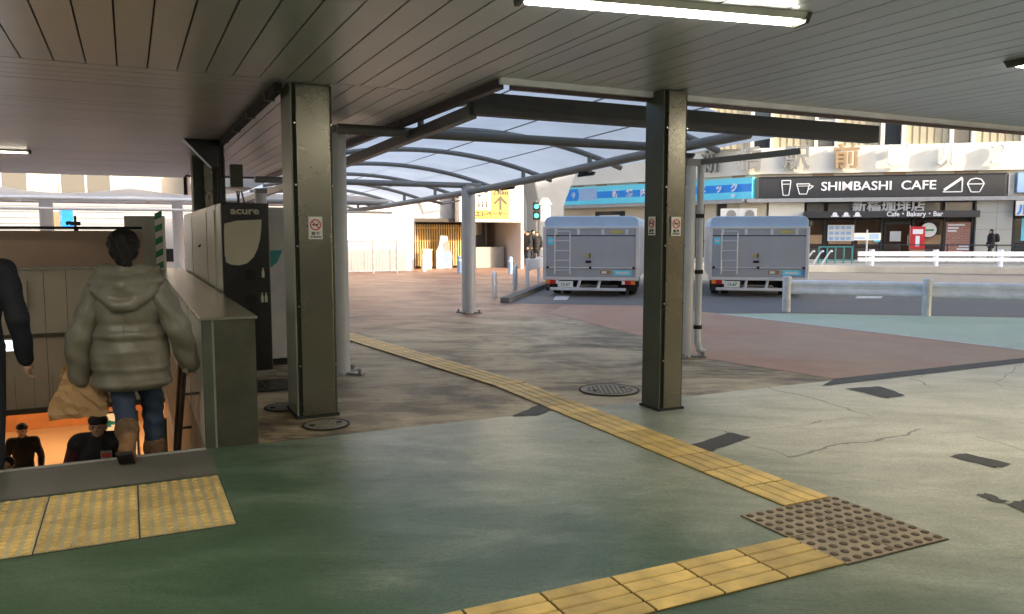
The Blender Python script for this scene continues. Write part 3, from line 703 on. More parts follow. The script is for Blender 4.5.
# ---------------------------------------------------------------- vending machines beside the parapet
def machine(b0, b1, label, group):
    r = thing('vending_machine', label, 'vending machine', W(1.13, (b0 + b1) / 2), TH, group); y = (b1 - b0) / 2 - .012
    MB().box(-.25, .25, -y, y, .05, 1.88).build('cabinet', M['cream'], r, bevel=.012)
    MB().box(-.262, -.25, -y + .04, y - .04, .25, 1.82).build('front_panel', M['cream'], r, bevel=.005)
    MB().box(-.22, .22, -y + .05, y - .05, 0, .05).build('plinth', M['blackmatt'], r)
    MB().box(-.265, -.262, -y + .1, y - .1, .5, .62).build('pickup_flap', M['grey'], r)
    return r
machine(9.42, 10.42, 'cream vending machine touching the black recycling machine', 'cream vending machines in the row')
machine(10.46, 12.9, 'wide cream vending machine in the middle of the row along the parapet', 'cream vending machines in the row')
machine(12.94, 14.9, 'cream vending machine at the far end of the row along the parapet', 'cream vending machines in the row')
vm = thing('recycling_machine', 'tall black recycling machine with a cream leaf shape on its face', 'recycling bin', W(1.135, 8.9), TH)
MB().box(-.245, .245, .0, .5, .06, 1.88).build('cabinet', M['black'], vm, bevel=.01)
MB().box(-.2, .2, .02, .48, 0, .06).build('plinth', M['grey'], vm)
MB().box(-.25, -.246, .02, .49, .1, 1.85).build('side_panel', M['cream'], vm)
pts = [(-.215, 1.66), (-.10, 1.69), (.05, 1.70), (.165, 1.705), (.16, 1.62), (.145, 1.5), (.115, 1.39), (.07, 1.30), (.0, 1.235), (-.08, 1.215), (-.16, 1.225), (-.21, 1.25), (-.222, 1.33), (-.222, 1.58)]
MB().prism(pts, 'y', -.004, 0).build('leaf_emblem', M['leaf'], vm)
text('lettering', 'acure', .105, M['leaf'], vm, (-.005, -.003, 1.795), UPR, .001, .003, squeeze=1.25)
for z, nm in ((1.14, 'bottle'), (.87, 'can')):
    MB().disc((.03, -.002, z - .03), .062, 'y', .006, 24).build('inlet_hole', M['groove'], vm)
    m = MB()
    for dx in ((.165,) if nm == 'bottle' else (.15, .19)):
        m.prism([(dx - .014, z - .06), (dx + .014, z - .06), (dx + .014, z), (dx + .006, z + .025), (dx + .006, z + .045), (dx - .006, z + .045), (dx - .006, z + .025), (dx - .014, z)], 'y', -.003, 0)
    m.build('bottle_symbol', M['leaf'], vm)
wv = thing('vending_machine', 'white vending machine with a teal mark behind the black machine', 'vending machine', W(1.72, 9.55), TH)
MB().box(-.32, .32, 0, .7, .08, 1.86).build('cabinet', M['lightgrey'], wv, bevel=.015)
MB().box(-.28, .28, .03, .66, 0, .08).build('plinth', M['black'], wv)
MB().prism([(-.31, 1.36), (-.10, 1.36), (-.16, 1.22), (-.31, 1.1)], 'y', -.004, 0).build('teal_mark', M['teal'], wv)
MB().disc((-.29, -.003, 1.62), .02, 'y', .006, 10).build('lock', M['black'], wv)

# ---------------------------------------------------------------- arched walkway canopy
cw = thing('walkway_canopy', 'arched translucent walkway canopy on grey steel tubes', 'canopy')
AL, AR, B0, B1 = 2.0, 6.25, 6.95, 30.0
def drop(b): return -.024 * (b - 7.5) if b < 16 else -.024 * 8.5 - .008 * (b - 16)
def arch(t, b, lift=0):                    # t from 0 (left eave) to 1 (right eave)
    a = 2.80 + (AR + .45 - 2.80) * t; q = (a - 4.25) / 2.45
    return W(a, b, 2.60 + drop(b) + .42 * (1 - q * q) + lift)
m = MB(); NT, nb = 20, 14; vs = []
bs = [B0 + (B1 - B0) * i / nb for i in range(nb + 1)]
for b in bs:
    for i in range(NT + 1): vs.append(arch(i / NT, b, .035))
for j in range(nb):
    for i in range(NT):
        p = j * (NT + 1) + i; m.f.append((p, p + 1, p + NT + 2, p + NT + 1))
m.v = [tuple(v) for v in vs]
ro = m.build('roof_panel', M['roof'], cw, smooth=True); 
ribs = [7.92 + 2.18 * i for i in range(10)]
for b in ribs:
    MB().tube([arch(i / 16, b) for i in range(17)], .042, 8).build('rib', M['cansteel'], cw)
seam = MB()
for t in (.2, .5, .74): seam.tube([arch(t, b, .028) for b in (B0, 12, 18, 24, B1)], .008, 6)
tag(seam.build('panel_seam', M['cansteel'], cw))
def eave(a, b, dz=0): return W(a, b, 2.50 + drop(b) + dz)
MB().tube([eave(6.22, 6.85, .14), eave(6.12, 9.0, .11), eave(6.02, 11.5, .05), eave(5.97, 14.3, .02), eave(6.0, 20, 0), eave(6.0, B1, 0)], .062, 12).build('eave_tube', M['cansteel'], cw, smooth=True)
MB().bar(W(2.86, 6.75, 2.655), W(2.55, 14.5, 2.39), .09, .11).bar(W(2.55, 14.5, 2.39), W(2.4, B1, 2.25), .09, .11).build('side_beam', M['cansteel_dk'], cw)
MB().box(2.84, 8.05, 6.66, 6.82, 2.63, 2.825).build('front_beam', M['beam'], cw, bevel=.006, loc=(0, 0, 0), rz=TH)
for b, z in ((8.3, 2.64), (14.35, 2.49), (20.5, 2.36), (26.6, 2.3)):
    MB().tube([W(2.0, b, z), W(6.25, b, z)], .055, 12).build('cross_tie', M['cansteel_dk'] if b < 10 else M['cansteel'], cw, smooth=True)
for i, b in enumerate(ribs):
    for t, off in ((.86, 0),):
        p = arch(t, b); MB().tube([p, (p.x, p.y, p.z - .26)], .036, 8).build('strut', M['cansteel'], cw)
for a in (2.69, 2.91): MB().tube([W(a, 8.3, 2.64), W(a, 8.3, 2.84)], .035, 8).build('strut', M['cansteel_dk'], cw)
MB().bar(W(6.35, 8.05, 2.43), W(7.15, 7.0, 2.52), .06, .07).bar(W(7.15, 7.0, 2.48), W(7.15, 7.0, 2.66), .08, .08).bar(W(6.8, 7.45, 2.50), W(6.8, 7.45, 2.66), .05, .05).build('corner_bracket', M['cansteel_dk'], cw)
def post(x, y, r, h, mm):
    MB().tube([(x, y, .0), (x, y, h)], r, 20).build('post', mm, cw, smooth=True)
    b = MB(); 
    for k in range(4):
        a = R(45 + 90 * k) + TH; b.bar((x, y, .015), (x + .26 * math.cos(a), y + .26 * math.sin(a), .015), .09, .02)
        b.tube([(x + .22 * math.cos(a), y + .22 * math.sin(a), .02), (x + .22 * math.cos(a), y + .22 * math.sin(a), .07)], .02, 8)
    b.build('base_plate', M['cansteel'], cw)
    MB().box(-.1, .1, -.1, .1, h - .03, h + .05).build('post_cap', M['cansteel'], cw, loc=(x, y, 0), rz=TH)
post(-.85, 15.5, .135, 2.47, M['postw']); post(2.20, 9.93, .085, 2.42, M['postw']); post(-1.885, 8.68, .085, 2.66, M['postw'])
for (a, b) in ((2.1, 14.4), (2.1, 20.5), (2.1, 26.6)):
    p = W(a, b); post(p.x, p.y, .1, 2.45 + drop(b), M['postw'])
m = MB().tube([(2.36, 9.98, 2.4), (2.36, 9.98, .18), (2.39, 9.97, .08), (2.45, 9.95, .05)], .045, 12)
m.build('drainpipe', M['postw'], cw, smooth=True)
for z in (.35, 1.05, 1.75): MB().lathe([(.055, z), (.055, z + .05)], (2.36, 9.98, 0), 12).build('pipe_clip', M['groove'], cw)
for b in (7.9, 10.2, 12.9):
    p = eave(6.1, b, .02); l_ = MB().prism([(-.13, 0), (.10, .02), (.13, .07), (-.08, .09)], 'y', -.06, .06)
    l_.build('spotlight', M['black'], cw, loc=(p.x + .05, p.y, p.z - .06), rz=R(-20))

# ---------------------------------------------------------------- white membrane canopy and buildings at the left rear
tc_ = thing('membrane_canopy', 'white billowing membrane canopy on thin posts at the left rear', 'canopy', (0, 0, 0), TH)
m = MB(); na, nb = 96, 10; TA0, TA1, TB0, TB1 = -12, 6.4, 20.6, 25.2
for j in range(nb + 1):
    for i in range(na + 1):
        a = TA0 + (TA1 - TA0) * i / na; t = j / nb; b = TB0 + (TB1 - TB0) * t
        ph = ((a + 12.3) / 3.1) % 1.0
        z = 2.42 + .36 * math.sin(math.pi * min(1, t * .62)) ** .8 - (.2 * math.sin(math.pi * ph) ** 1.2 * (.25 + t)) 
        m.v.append((a, b, z))
for j in range(nb):
    for i in range(na): p = j * (na + 1) + i; m.f.append((p, p + 1, p + na + 2, p + na + 1))
mo = m.build('membrane', M['tent'], tc_, smooth=True); 
MB().tube([(TA0, TB0, 2.36), (TA1, TB0, 2.36)], .05, 8).tube([(TA0, TB1, 2.45), (TA1, TB1, 2.45)], .05, 8).tube([(TA0, TB0 + .02, 2.12), (TA1, TB0 + .02, 2.12)], .035, 8).build('edge_tube', M['white'], tc_)
for k in range(6): a = -11.9 + 3.1 * k; MB().tube([(a, TB0, 2.36), (a, TB1, 2.45)], .04, 8).build('rafter', M['white'], tc_)
for a in (-7.1, -1.75, 1.15): MB().tube([(a, 22, 0), (a, 22, 2.55)], .15 if a < 0 else .13, 16).build('post', M['white'], tc_, smooth=True)

sw = thing('siding_building', 'low white building with horizontal siding behind the membrane canopy', 'building', (0, 0, 0), TH)
m = MB()
for k in range(13): m.prism([(31.0, .1 + k * .2), (30.97, .1 + k * .2), (31.0, .29 + k * .2)], 'x', -16, 7.2)
m.box(-16, 7.2, 31, 36, 0, 2.75); m.build('wall', M['siding'], sw)
MB().box(-16.1, 7.3, 30.8, 36.2, 2.75, 2.9).build('roof', M['lightgrey'], sw)
PA = [((.4352 * 31 + (x - 512) / 790 * .9003 * 31) / (.9003 - (x - 512) / 790 * .4352)) for x in (69, 57.5)]
for a, c, w, h in ((PA[0], 'bluebright', .42, .62), (PA[1], 'signw', .42, .62)):
    MB().box(a - w / 2, a + w / 2, 30.93, 30.97, 1.75, 1.75 + h).build('poster', M[c], sw)
MB().box(PA[1] - .05, PA[1] + .15, 30.92, 30.929, 1.8, 2.3).build('poster_picture', M['sticko'], sw)
MB().box(-8.5, -5.2, 30.9, 30.97, .3, 2.9).build('shutter', M['grey'], sw)
ub = thing('office_building', 'tall cream office block seen above the membrane canopy at the left', 'building', (0, 0, 0), TH)
MB().box(-40, 3, 50, 62, 0, 16).build('wall', M['facade'], ub)
for a in range(-38, 2, 4):
    for z in (3.6, 7.2, 10.8):
        f = MB().box(a - 1.3, a + 1.3, 49.9, 50.0, z, z + 2.2); f = f.build('window', M['white'], ub)
        MB().box(a - 1.2, a - .05, 49.88, 49.9, z + .1, z + 2.1).box(a + .05, a + 1.2, 49.88, 49.9, z + .1, z + 2.1).build('pane', M['glassl'], f)
MB().box(-40, -30, 49.5, 49.9, 5.5, 7.0).build('band', M['farbld2'], ub)
b2 = thing('office_building', 'grey office block with a dark band right of the cream office block', 'building', (0, 0, 0), TH)
MB().box(3.2, 12, 48, 60, 0, 15).build('wall', M['farbld'], b2); MB().box(3.2, 12, 47.8, 48, 4.2, 5.6).build('band', M['farbld2'], b2)
for z in (6.5, 9.5): MB().box(4, 11.2, 47.9, 48, z, z + 1.6).build('window', M['glass'], b2)
gb = thing('notice_board', 'grey notice board with green and white diagonal stripes on its edge', 'sign', W(.22, 14.6), R(3))
MB().box(-.30, .20, 0, .05, 0, 1.85).build('panel', M['boardgrey'], gb)
m = MB(); 
m.box(.2, .32, 0, .12, 0, 1.85); m.build('edge_post', M['signw'], gb)
m = MB()
for k in range(9): z = .1 + k * .21; m.prism([(.2, z), (.32, z + .06), (.32, z + .165), (.2, z + .105)], 'y', -.004, 0)
m.build('stripes', M['stripeg'], gb)
ps = thing('poster_stand', 'small stand with red and black posters by the white tent post', 'poster', W(1.6, 26.5), TH)
MB().box(-.7, .7, 0, .06, 0, 2.0).build('panel', M['signw'], ps)
MB().box(-.2, .25, -.01, 0, 1.2, 1.75).build('picture', M['redcl'], ps); MB().box(-.65, -.3, -.01, 0, .7, 1.1).box(-.1, .5, -.01, 0, .3, .8).build('picture', M['black'], ps)

# white building with the elevator sign
wb = thing('white_building', 'sunlit white building with a slatted opening and a yellow sign', 'building', (0, 0, 0), TH)
def wx(x, b=32.0):                                   # picture column -> a on the wall plane
    r = (x - 512) / 790; return (.4352 * b + r * .9003 * b) / (.9003 - r * .4352)
def wz(x, y, b=32.0):
    a = wx(x, b); return 1.55 + (234 - y) * (.4352 * a + .9003 * b) / 790
o0, o1, o2 = wx(414), wx(521.5), wx(447)
zt = wz(470, 222)
MB().box(7.6, o0, 32, 44, 0, 7).box(o1 - .02, o1 + .1, 32, 44, 0, 7).box(o2 + .6, o1 - .02, 32.0, 32.5, zt, 7).build('wall', M['whitewall'], wb)
MB().box(o0, o2 + .6, 32.9, 33.2, zt, 7).build('recessed_wall', M['lightgrey'], wb)
MB().box(o0, o1, 36.2, 36.4, 0, zt + .2).box(o0, o1, 32.5, 36.2, zt + .003, zt + .15).build('recess', M['recess'], wb)
m = MB(); 
for a in (wx(430), wx(447)): m.box(a - .012, a + .012, 32.89, 32.9, zt, 7)
for k in range(1, 4): m.box(7.6 + k * 1.1, 7.62 + k * 1.1, 31.993, 32, 0, 7)
m.build('panel_joint', M['grey'], wb)
sl_ = MB()
for k in range(26): a = wx(417) + k * .115; sl_.box(a, a + .05, 33.9, 33.98, .1, zt - .1)
sl_.box(wx(417), wx(417) + 3.1, 33.98, 34.0, 1.2, 1.3).box(wx(417), wx(417) + 3.1, 33.98, 34.0, zt - .3, zt - .2); sl_.build('slat_screen', M['wood'], wb)
MB().box(wx(415), wx(420), 33.5, 33.8, 0, zt).build('slat_post', M['wood'], wb)
MB().box(wx(476, 34), wx(496, 34), 34.6, 34.8, .9, 2.75).build('window', M['glass'], wb)
MB().box(wx(480, 34), wx(487, 34), 34.58, 34.6, 1.5, 2.6).box(wx(490, 34), wx(492, 34), 34.58, 34.6, 1.0, 2.7).build('pane', M['glassl'], wb)
MB().box(wx(476, 33.4), wx(504, 33.4), 33.4, 33.65, 0, .95).build('low_wall', M['grey'], wb)
MB().box(7.55, 17, 31.6, 44, 7, 7.3).build('roof', M['lightgrey'], wb)
MB().tube([(wx(426), 32.85, wz(426, 197)), (wx(430), 32.6, wz(430, 199)), (wx(443), 32.0, wz(443, 204)), (wx(460), 31.9, wz(460, 201))], [.12, .07, .06, .03], 8).build('arm_lamp', M['black'], wb)
es = thing('elevator_sign', 'yellow elevator sign with an upward arrow on the white building', 'sign', W((wx(474) + wx(508.5)) / 2, 31.97), TH)
sx0, sx1 = wx(474), wx(508.5); sw_, z0, z1 = (sx1 - sx0) / 2, wz(490, 218.5), wz(490, 188.5); sh = z1 - z0
MB().box(-sw_, sw_, -.04, 0, z0, z1).build('board', M['signy'], es)
MB().box(-sw_ + .03, -.06, -.048, -.04, z0 + sh * .27, z1 - .04).build('white_field', M['signw'], es)
m = MB(); x0, x1, a0, a1 = -sw_ + .08, -.12, z0 + sh * .32, z0 + sh * .62; t_ = .035
for (p, q) in (((x0, a0), (x1, a0)), ((x1, a0), (x1, a1)), ((x1, a1), (x0, a1)), ((x0, a1), (x0, a0))): m.bar((p[0], -.055, p[1]), (q[0], -.055, q[1]), t_, .008, (0, 1, 0))
for k in range(3): xx = x0 + (x1 - x0) * (.22 + .28 * k); m.disc((xx, -.055, a0 + sh * .19), .045, 'y', .01, 10); m.box(xx - .045, xx + .045, -.06, -.05, a0 + .05, a0 + sh * .15)
xa, xb = x0 + .16, x1 - .16
m.bar((xa, -.055, a1 + .14), (xa, -.055, z1 - .1), t_, .008, (0, 1, 0)).bar((xb, -.055, a1 + .06), (xb, -.055, z1 - .16), t_, .008, (0, 1, 0))
m.prism([(xa - .13, a1 + .2), (xa + .13, a1 + .2), (xa, a1 + .06)], 'y', -.06, -.05).prism([(xb - .13, z1 - .22), (xb + .13, z1 - .22), (xb, z1 - .08)], 'y', -.06, -.05)
m.build('elevator_symbol', M['signbr'], es)
m = MB(); ax = sw_ * .5; m.bar((ax, -.05, z0 + sh * .28), (ax, -.05, z0 + sh * .68), .11, .01, (0, 1, 0))
m.bar((ax - .30, -.05, z0 + sh * .48), (ax + .04, -.05, z0 + sh * .72), .1, .011, (0, 1, 0)).bar((ax + .30, -.05, z0 + sh * .48), (ax - .04, -.05, z0 + sh * .72), .1, .012, (0, 1, 0))
m.build('arrow', M['signbr'], es)
text('lettering', '230m', .33, M['signbr'], es, (ax, -.05, z1 - .19), UPR, .004, .003, bold=.015)
text('lettering', 'エレベーター', .262, M['signbr'], es, (0, -.05, z0 + .18), UPR, .004, .003, bold=.013)
wf = thing('figure_board', 'white cut-out board leaning in front of the golden slats', 'board', W(wx(444, 33.4), 33.4), TH)
MB().prism([(-.36, 0), (.4, 0), (.42, .6), (.24, 1.0), (.2, 1.45), (-.15, 1.5), (-.24, 1.0), (-.36, .8)], 'y', 0, .08).build('panel', M['lightgrey'], wf, bevel=.02)
MB().box(-.35, .38, -.01, 0, .1, .75).build('print', M['bluepale'], wf)
cb = thing('shop_counter', 'beige box counter beside the white cut-out board', 'counter', W(wx(428, 33), 33.0), TH)
MB().box(-.2, .2, 0, .4, 0, .85).build('body', M['beigelow'], cb, bevel=.01); MB().box(-.23, .23, -.03, .43, .85, .89).build('top', M['cream'], cb)
# white railing in front of the wall
rf = thing('white_railing', 'white vertical bar railing in front of the sunlit white wall', 'railing', (0, 0, 0), TH)
fa0, fa1 = wx(344, 30.2), wx(397, 30.2)
MB().tube([(fa0, 30.2, 1.28), (fa1, 30.2, 1.28)], .03, 8).tube([(fa0, 30.2, .1), (fa1, 30.2, .1)], .03, 8).build('rail', M['railw'], rf)
m = MB(); n_ = 17
for k in range(n_): a = fa0 + (fa1 - fa0) * (k + .5) / n_; m.tube([(a, 30.2, .1), (a, 30.2, 1.28)], .012, 6)
m.build('bars', M['railw'], rf)
for a in (fa0, fa0 + (fa1 - fa0) * .55, fa1): MB().tube([(a, 30.2, 0), (a, 30.2, 1.33)], .035, 8).build('post', M['railw'], rf)
# bollards and hoops
def bollard(p, h, r, mm, label):
    b = thing('bollard', label, 'bollard', (p[0], p[1], 0))
    MB().lathe([(r, 0), (r, h - .08), (r * .8, h), (r * .2, h + .03)], n=14).build('shaft', mm, b, smooth=True)
    MB().lathe([(r + .006, h * .72), (r + .006, h * .84)], n=14).build('reflective_band', M['signw'], b)
bollard(G(424, 271), .68, .09, M['white'], 'white bollard at the left end of the slatted opening')
bollard(G(459.5, 273), .66, .09, M['bollb'], 'blue grey bollard half hidden behind the round canopy post')
bollard(G(510.5, 273.5), .64, .09, M['bollb'], 'blue grey bollard standing before the dark recess')
def hoop(p, w, h, rz, label):
    b = thing('hoop_barrier', label, 'barrier', (p[0], p[1], 0), rz); r = w / 2
    MB().tube([(-r, 0, 0), (-r, 0, h - r * .6), (-r * .7, 0, h - r * .15), (0, 0, h), (r * .7, 0, h - r * .15), (r, 0, h - r * .6), (r, 0, 0)], .045, 10).build('hoop', M['railw'], b, smooth=True)
    MB().tube([(-r, 0, .3), (r, 0, .3)], .03, 8).build('crossbar', M['railw'], b)
kr = math.atan2(k1.y - k0.y, k1.x - k0.x)
hoop(G(494.5, 297.5), .55, .62, kr + R(8), 'white hoop barrier nearest the end of the kerb')
hoop(G(515, 290), .5, .66, kr + R(6), 'white hoop barrier between the kerb end hoop and the white guard fence')
wfz = thing('guard_fence', 'white plank guard fence beside the left truck', 'fence', (*G(527, 286), 0), kr)
MB().box(0, 4.2, -.03, .03, .45, .78).build('plank', M['white'], wfz, bevel=.01)
for x in (.05, 2.0, 4.0): MB().box(x - .06, x + .06, -.05, .05, 0, .82).build('post', M['white'], wfz, bevel=.01)

# concrete pier, signal, white light box, far street
pr = thing('concrete_pier', 'grey flared concrete pier beyond the white building', 'pier', (1.95, 47, 0), R(20))
MB().prism([(-.75, 0), (.75, 0), (.8, 3.2), (1.6, 5.2), (3.6, 6.6), (3.6, 9), (-3.6, 9), (-3.2, 6.6), (-1.2, 5.0), (-.8, 3.2)], 'y', -1, 1).build('column', M['concrete'], pr, bevel=.1)
ts = thing('traffic_signal', 'pedestrian signal with two green lamps beyond the white building', 'traffic light', (1.35, 44, 0))
MB().tube([(0, 0, 0), (0, 0, 3.4)], .06, 10).build('pole', M['grey'], ts)
for z in (2.35, 2.85):
    bx = MB().box(-.19, .19, -.14, .1, z - .02, z + .44).build('lamp_box', M['blackmatt'], ts, bevel=.02); MB().disc((0, -.15, z + .21), .12, 'y', .02, 16).build('green_lens', M['greenlamp'], bx)
lb = thing('light_box_sign', 'white rounded box sign on a pole behind the left truck', 'sign', (1.38, 33, 0))
MB().tube([(0, 0, 0), (0, 0, 2.1)], .05, 8).build('pole', M['railw'], lb); MB().box(-.2, .2, -.12, .12, 2.05, 2.72).build('box', M['white'], lb, bevel=.06)
MB().prism([(-.3, 0), (.3, 0), (.12, .3), (-.12, .3)], 'y', -.1, .1).build('cap', M['lightgrey'], lb, loc=(0, 0, 2.75))
for i, (x, y, w, h, mm, lab) in enumerate(((-7, 88, 16, 22, 'farbld2', 'dark grey building at the far end of the side street'), (8, 96, 13, 26, 'farbld', 'brown building at the far end of the side street'))):
    fb = thing('far_building', lab, 'building', (x, y, 0)); MB().box(-w / 2, w / 2, 0, 12, 0, h).build('wall', M[mm], fb)
    for k in range(6):
        f = MB().box(-w / 2 + .8, w / 2 - .8, -.1, 0, 1.2 + k * 3.4, 3.2 + k * 3.4).build('window', M['glass'], fb)

# ---------------------------------------------------------------- cafe building across the road
def fx(px, off=0):                                   # picture column -> distance along the facade
    r = (px - 512) / 790; bx, by = FO.x - FN.x * off, FO.y - FN.y * off
    return (by * r - bx) / (FE.x - FE.y * r)
def fz(px, y, off=0):
    s = fx(px, off); return 1.55 + (234 - y) * (FO.y - FN.y * off + FE.y * s) / 790
cf = thing('cafe_building', 'cream office building with a cafe on its ground floor across the road', 'building', FO, FRZ)
P2, P1, P0 = Vector((0, 0)), Vector((-5.2, 4.0)), Vector((-12.4, 8.0))
def seg_quad(mb, p, q, z0, z1, out=0., depth=.3):     # a slab following the curved left part of the front
    d = (q - p).normalized(); n = Vector((d.y, -d.x))
    if n.y > 0: n = -n
    a, b, c, e = p + n * out, q + n * out, q + n * (out - depth), p + n * (out - depth)
    return mb.prism([tuple(a), tuple(b), tuple(c), tuple(e)], 'z', z0, z1)
ZB, ZL = fz(880, 198), fz(880, 202)
L0, L1 = -.0, 30
band0, band1 = fz(880, 171.5), fz(880, 146.5)
ex = MB().box(.0, L1, .5, 14, 0, 22)
ex.prism([(0, .5), (0, 14), (-20, 24), (P0.x, P0.y + .5), (P1.x, P1.y + .5)], 'z', 0, 22)
ex.build('wall', M['facade'], cf)
m = MB().box(0, L1, 0, .497, band0, band1); seg_quad(m, P2, P1, band0, band1, 0, .45); seg_quad(m, P1, P0, band0, band1, 0, .45); m.build('parapet_band', M['facadew'], cf)
m = MB().box(0, L1, -.1, .497, band0 - .09, band0 - .003); seg_quad(m, P2, P1, band0 - .09, band0 - .003, .1, .5); seg_quad(m, P1, P0, band0 - .09, band0 - .003, .1, .5); m.build('cornice', M['facadew'], cf)
m = MB().box(-.1, L1, -.55, .497, ZL, ZB - .01); seg_quad(m, P2, P1, ZL, ZB - .01, .55, 1); seg_quad(m, P1, P0, ZL, ZB - .01, .55, 1); m.build('canopy_ledge', M['ledge'], cf)
# row between cornice and sign: recessed vents
vz0, vz1 = ZB + 1.16, band0 - .095
m = MB().box(0, L1, .1, .497, ZB, vz1); seg_quad(m, P2, P1, ZB, vz1, -.05, .4); seg_quad(m, P1, P0, ZB, vz1, -.05, .4); m.build('spandrel', M['facade'], cf)
for px in (820, 891, 962, 752, 650, 606, 580):
    if px > 756: MB().box(fx(px) - .55, fx(px) + .55, .06, .1, vz0 + .05, vz1).build('vent', M['sticko'], cf)
    else:
        t = (756 - px) / 200; p = (P2.lerp(P1, t * 2.1) if t < .47 else P1.lerp(P0, (t - .47) * 1.9))
        d = (P1 - P2).normalized() if t < .47 else (P0 - P1).normalized(); mm_ = MB(); seg_quad(mm_, p, p + d * .9, vz0 + .1, vz1, -.02, .05); mm_.build('vent', M['sticko'], cf)
# upper floors: ribbed panels, white piers, narrow windows
wz0 = band1
for fl in range(3):
    z0 = wz0 + fl * 3.6; z1 = z0 + 2.75
    MB().box(-1.2, L1, .25, .497, z1, z0 + 3.597).build('floor_band', M['facadew'] if fl else M['facade'], cf)
    for k in range(-1, 8):
        xw = fx(758.5) + 3.4 * k; w = .42
        if xw < -3.5: continue
        f = MB().box(xw - w, xw + w, .30, .497, z0 + .003, z1).build('window', M['frame'], cf)
        MB().box(xw - w + .06, xw + w - .06, .26, .299, z0 + .06, z0 + 1.35).box(xw - w + .06, xw + w - .06, .26, .299, z0 + 1.5, z1 - .06).build('pane', M['glassl'] if k % 2 else M['glass'], f)
        MB().box(xw - w, xw + w, .2, .298, z0 + 1.36, z0 + 1.49).build('transom', M['facadew'], f)
        for s in (-1, 1): MB().box(xw + s * (w + .11) - .10, xw + s * (w + .11) + .10, .0, .497, z0 + .003, z1).build('pier', M['facadew'], cf)
        m = MB(); x = xw + w + .24
        while x < xw + 3.4 - w - .26: m.box(x, x + .26, .2, .4, z0 + .003, z1 - .003); m.box(x + .26, x + .36, .26, .4, z0 + .003, z1 - .003); x += .36
        m.build('ribbed_panel', M['ribbed'], cf)
    m = MB(); seg_quad(m, P2, P1, z0, z0 + 3.5, -.1, .4); seg_quad(m, P1, P0, z0, z0 + 3.5, -.1, .4); m.build('side_wall', M['facade'], cf)
    for (p, q) in ((P2, P1), (P1, P0)):
        for t in (.12, .45, .78):
            mm_ = MB(); s_ = p.lerp(q, t); e_ = p.lerp(q, t + .17); seg_quad(mm_, s_, e_, z0 + .5, z1, -.06, .1); mm_.build('window', M['glass'], cf)
# the building's own raised letters
zb = (band0 + band1) / 2
for ch, px, mm_ in (('新', 699, 'letterg'), ('橋', 746, 'letterg'), ('駅', 793, 'letterg'), ('前', 842, 'lettergold'), ('ビ', 892, 'letterw'), ('ル', 945, 'letterw'), ('２', 993, 'letterw')):
    if px < 740:
        p = P2.lerp(P1, .38); an = math.atan2((P2 - P1).y, (P2 - P1).x); n_ = Vector((math.sin(an), -math.cos(an)))
        text('roof_letter', ch, 1.35, M[mm_], cf, (p.x + n_.x * .3, p.y + n_.y * .3, zb), (R(90), 0, an), .12, .02)
    else: text('roof_letter', ch, 1.4, M[mm_], cf, (fx(px, -.35), -.35, zb), UPR, .14, .022)
# ground floor
gz = ZL - .003
def gbox(name, x0, x1, y0, y1, z0, z1, mm_, **k): return MB().box(x0, x1, y0, y1, z0, z1).build(name, M[mm_], cf, **k)
gbox('stone_pier', fx(973), fx(1009), -.1, .497, .13, gz, 'stone')
gbox('white_wall', fx(767), fx(802), -.05, .497, .13, gz, 'facadew')
gbox('plain_wall', fx(738), fx(765), .1, .497, .13, gz, 'facade')
for x in (728, 746):
    a = gbox('air_conditioner', fx(x) - .5, fx(x) + .5, -.3, .09, 2.3, 3.0, 'signw', bevel=.03); MB().disc((fx(x) + .1, -.31, 2.65), .26, 'y', .02, 20).build('fan_grille', M['grey'], a)
m = MB(); seg_quad(m, P2, P1, .13, gz, -.2, .3); m.build('shopfront', M['recess'], cf)
for t in (.1, .35, .6, .85):
    m = MB(); seg_quad(m, P2.lerp(P1, t), P2.lerp(P1, t + .13), .13, gz, -.05, .14); m.build('shop_wall', M['facade'], cf)
m = MB(); seg_quad(m, P1, P0, .13, gz, -.1, .3); m.build('shop_wall', M['facade'], cf)
m = MB(); seg_quad(m, P1.lerp(P0, .35), P1.lerp(P0, .65), 2.1, gz - .25, -.05, .1); m.build('shop_window', M['glass'], cf)
m = MB(); seg_quad(m, P1.lerp(P0, .4), P1.lerp(P0, .6), 2.4, gz - .5, -.0, .04); m.build('shop_notice', M['signw'], cf)
# cafe front
c0, c1 = fx(803), fx(973)
gbox('cafe_interior', c0, c1, .35, .497, .13, gz, 'recess')
zA0, zA1 = fz(890, 218), fz(890, 211.5)
gbox('awning', c0 - .1, c1, -.75, .34, zA0, zA1, 'darksign', bevel=.02)
for (x0, x1) in ((805, 822), (826, 853), (857, 882), (918, 938), (943, 970)):
    gbox('transom_window', fx(x0), fx(x1), .2, .34, zA1 + .005, gz - .06, 'glassl')
gbox('transom_rail', c0, c1, .15, .199, gz - .06, gz - .003, 'frame')
for x in (805, 824, 853.5, 880.5, 912, 943, 971): gbox('mullion', fx(x) - .06, fx(x) + .06, .12, .34, .13, zA0 - .003, 'frame')
for i, (x0, x1) in enumerate(((806, 823), (826, 852.5), (855, 879.5), (914, 942))):
    f = gbox('cafe_window', fx(x0), fx(x1), .2, .3, .75, zA0 - .1, 'glassbr')
    gbox('stall_riser', fx(x0), fx(x1), .18, .32, .13, .745, 'recess')
    MB().box(fx(x0) + .1, fx(x1) - .1, .19, .199, 1.0, 1.5).build('reflection_panel', M['sticko'], f)
dr = gbox('door', fx(883), fx(910), .2, .26, .16, zA0 - .2, 'frame')
MB().box(fx(885), fx(908), .19, .199, .35, zA0 - .35).build('door_glass', M['glassbr'], dr); MB().tube([(fx(907), .14, .9), (fx(907), .14, 1.5)], .03, 8).build('handle', M['steel'], dr)
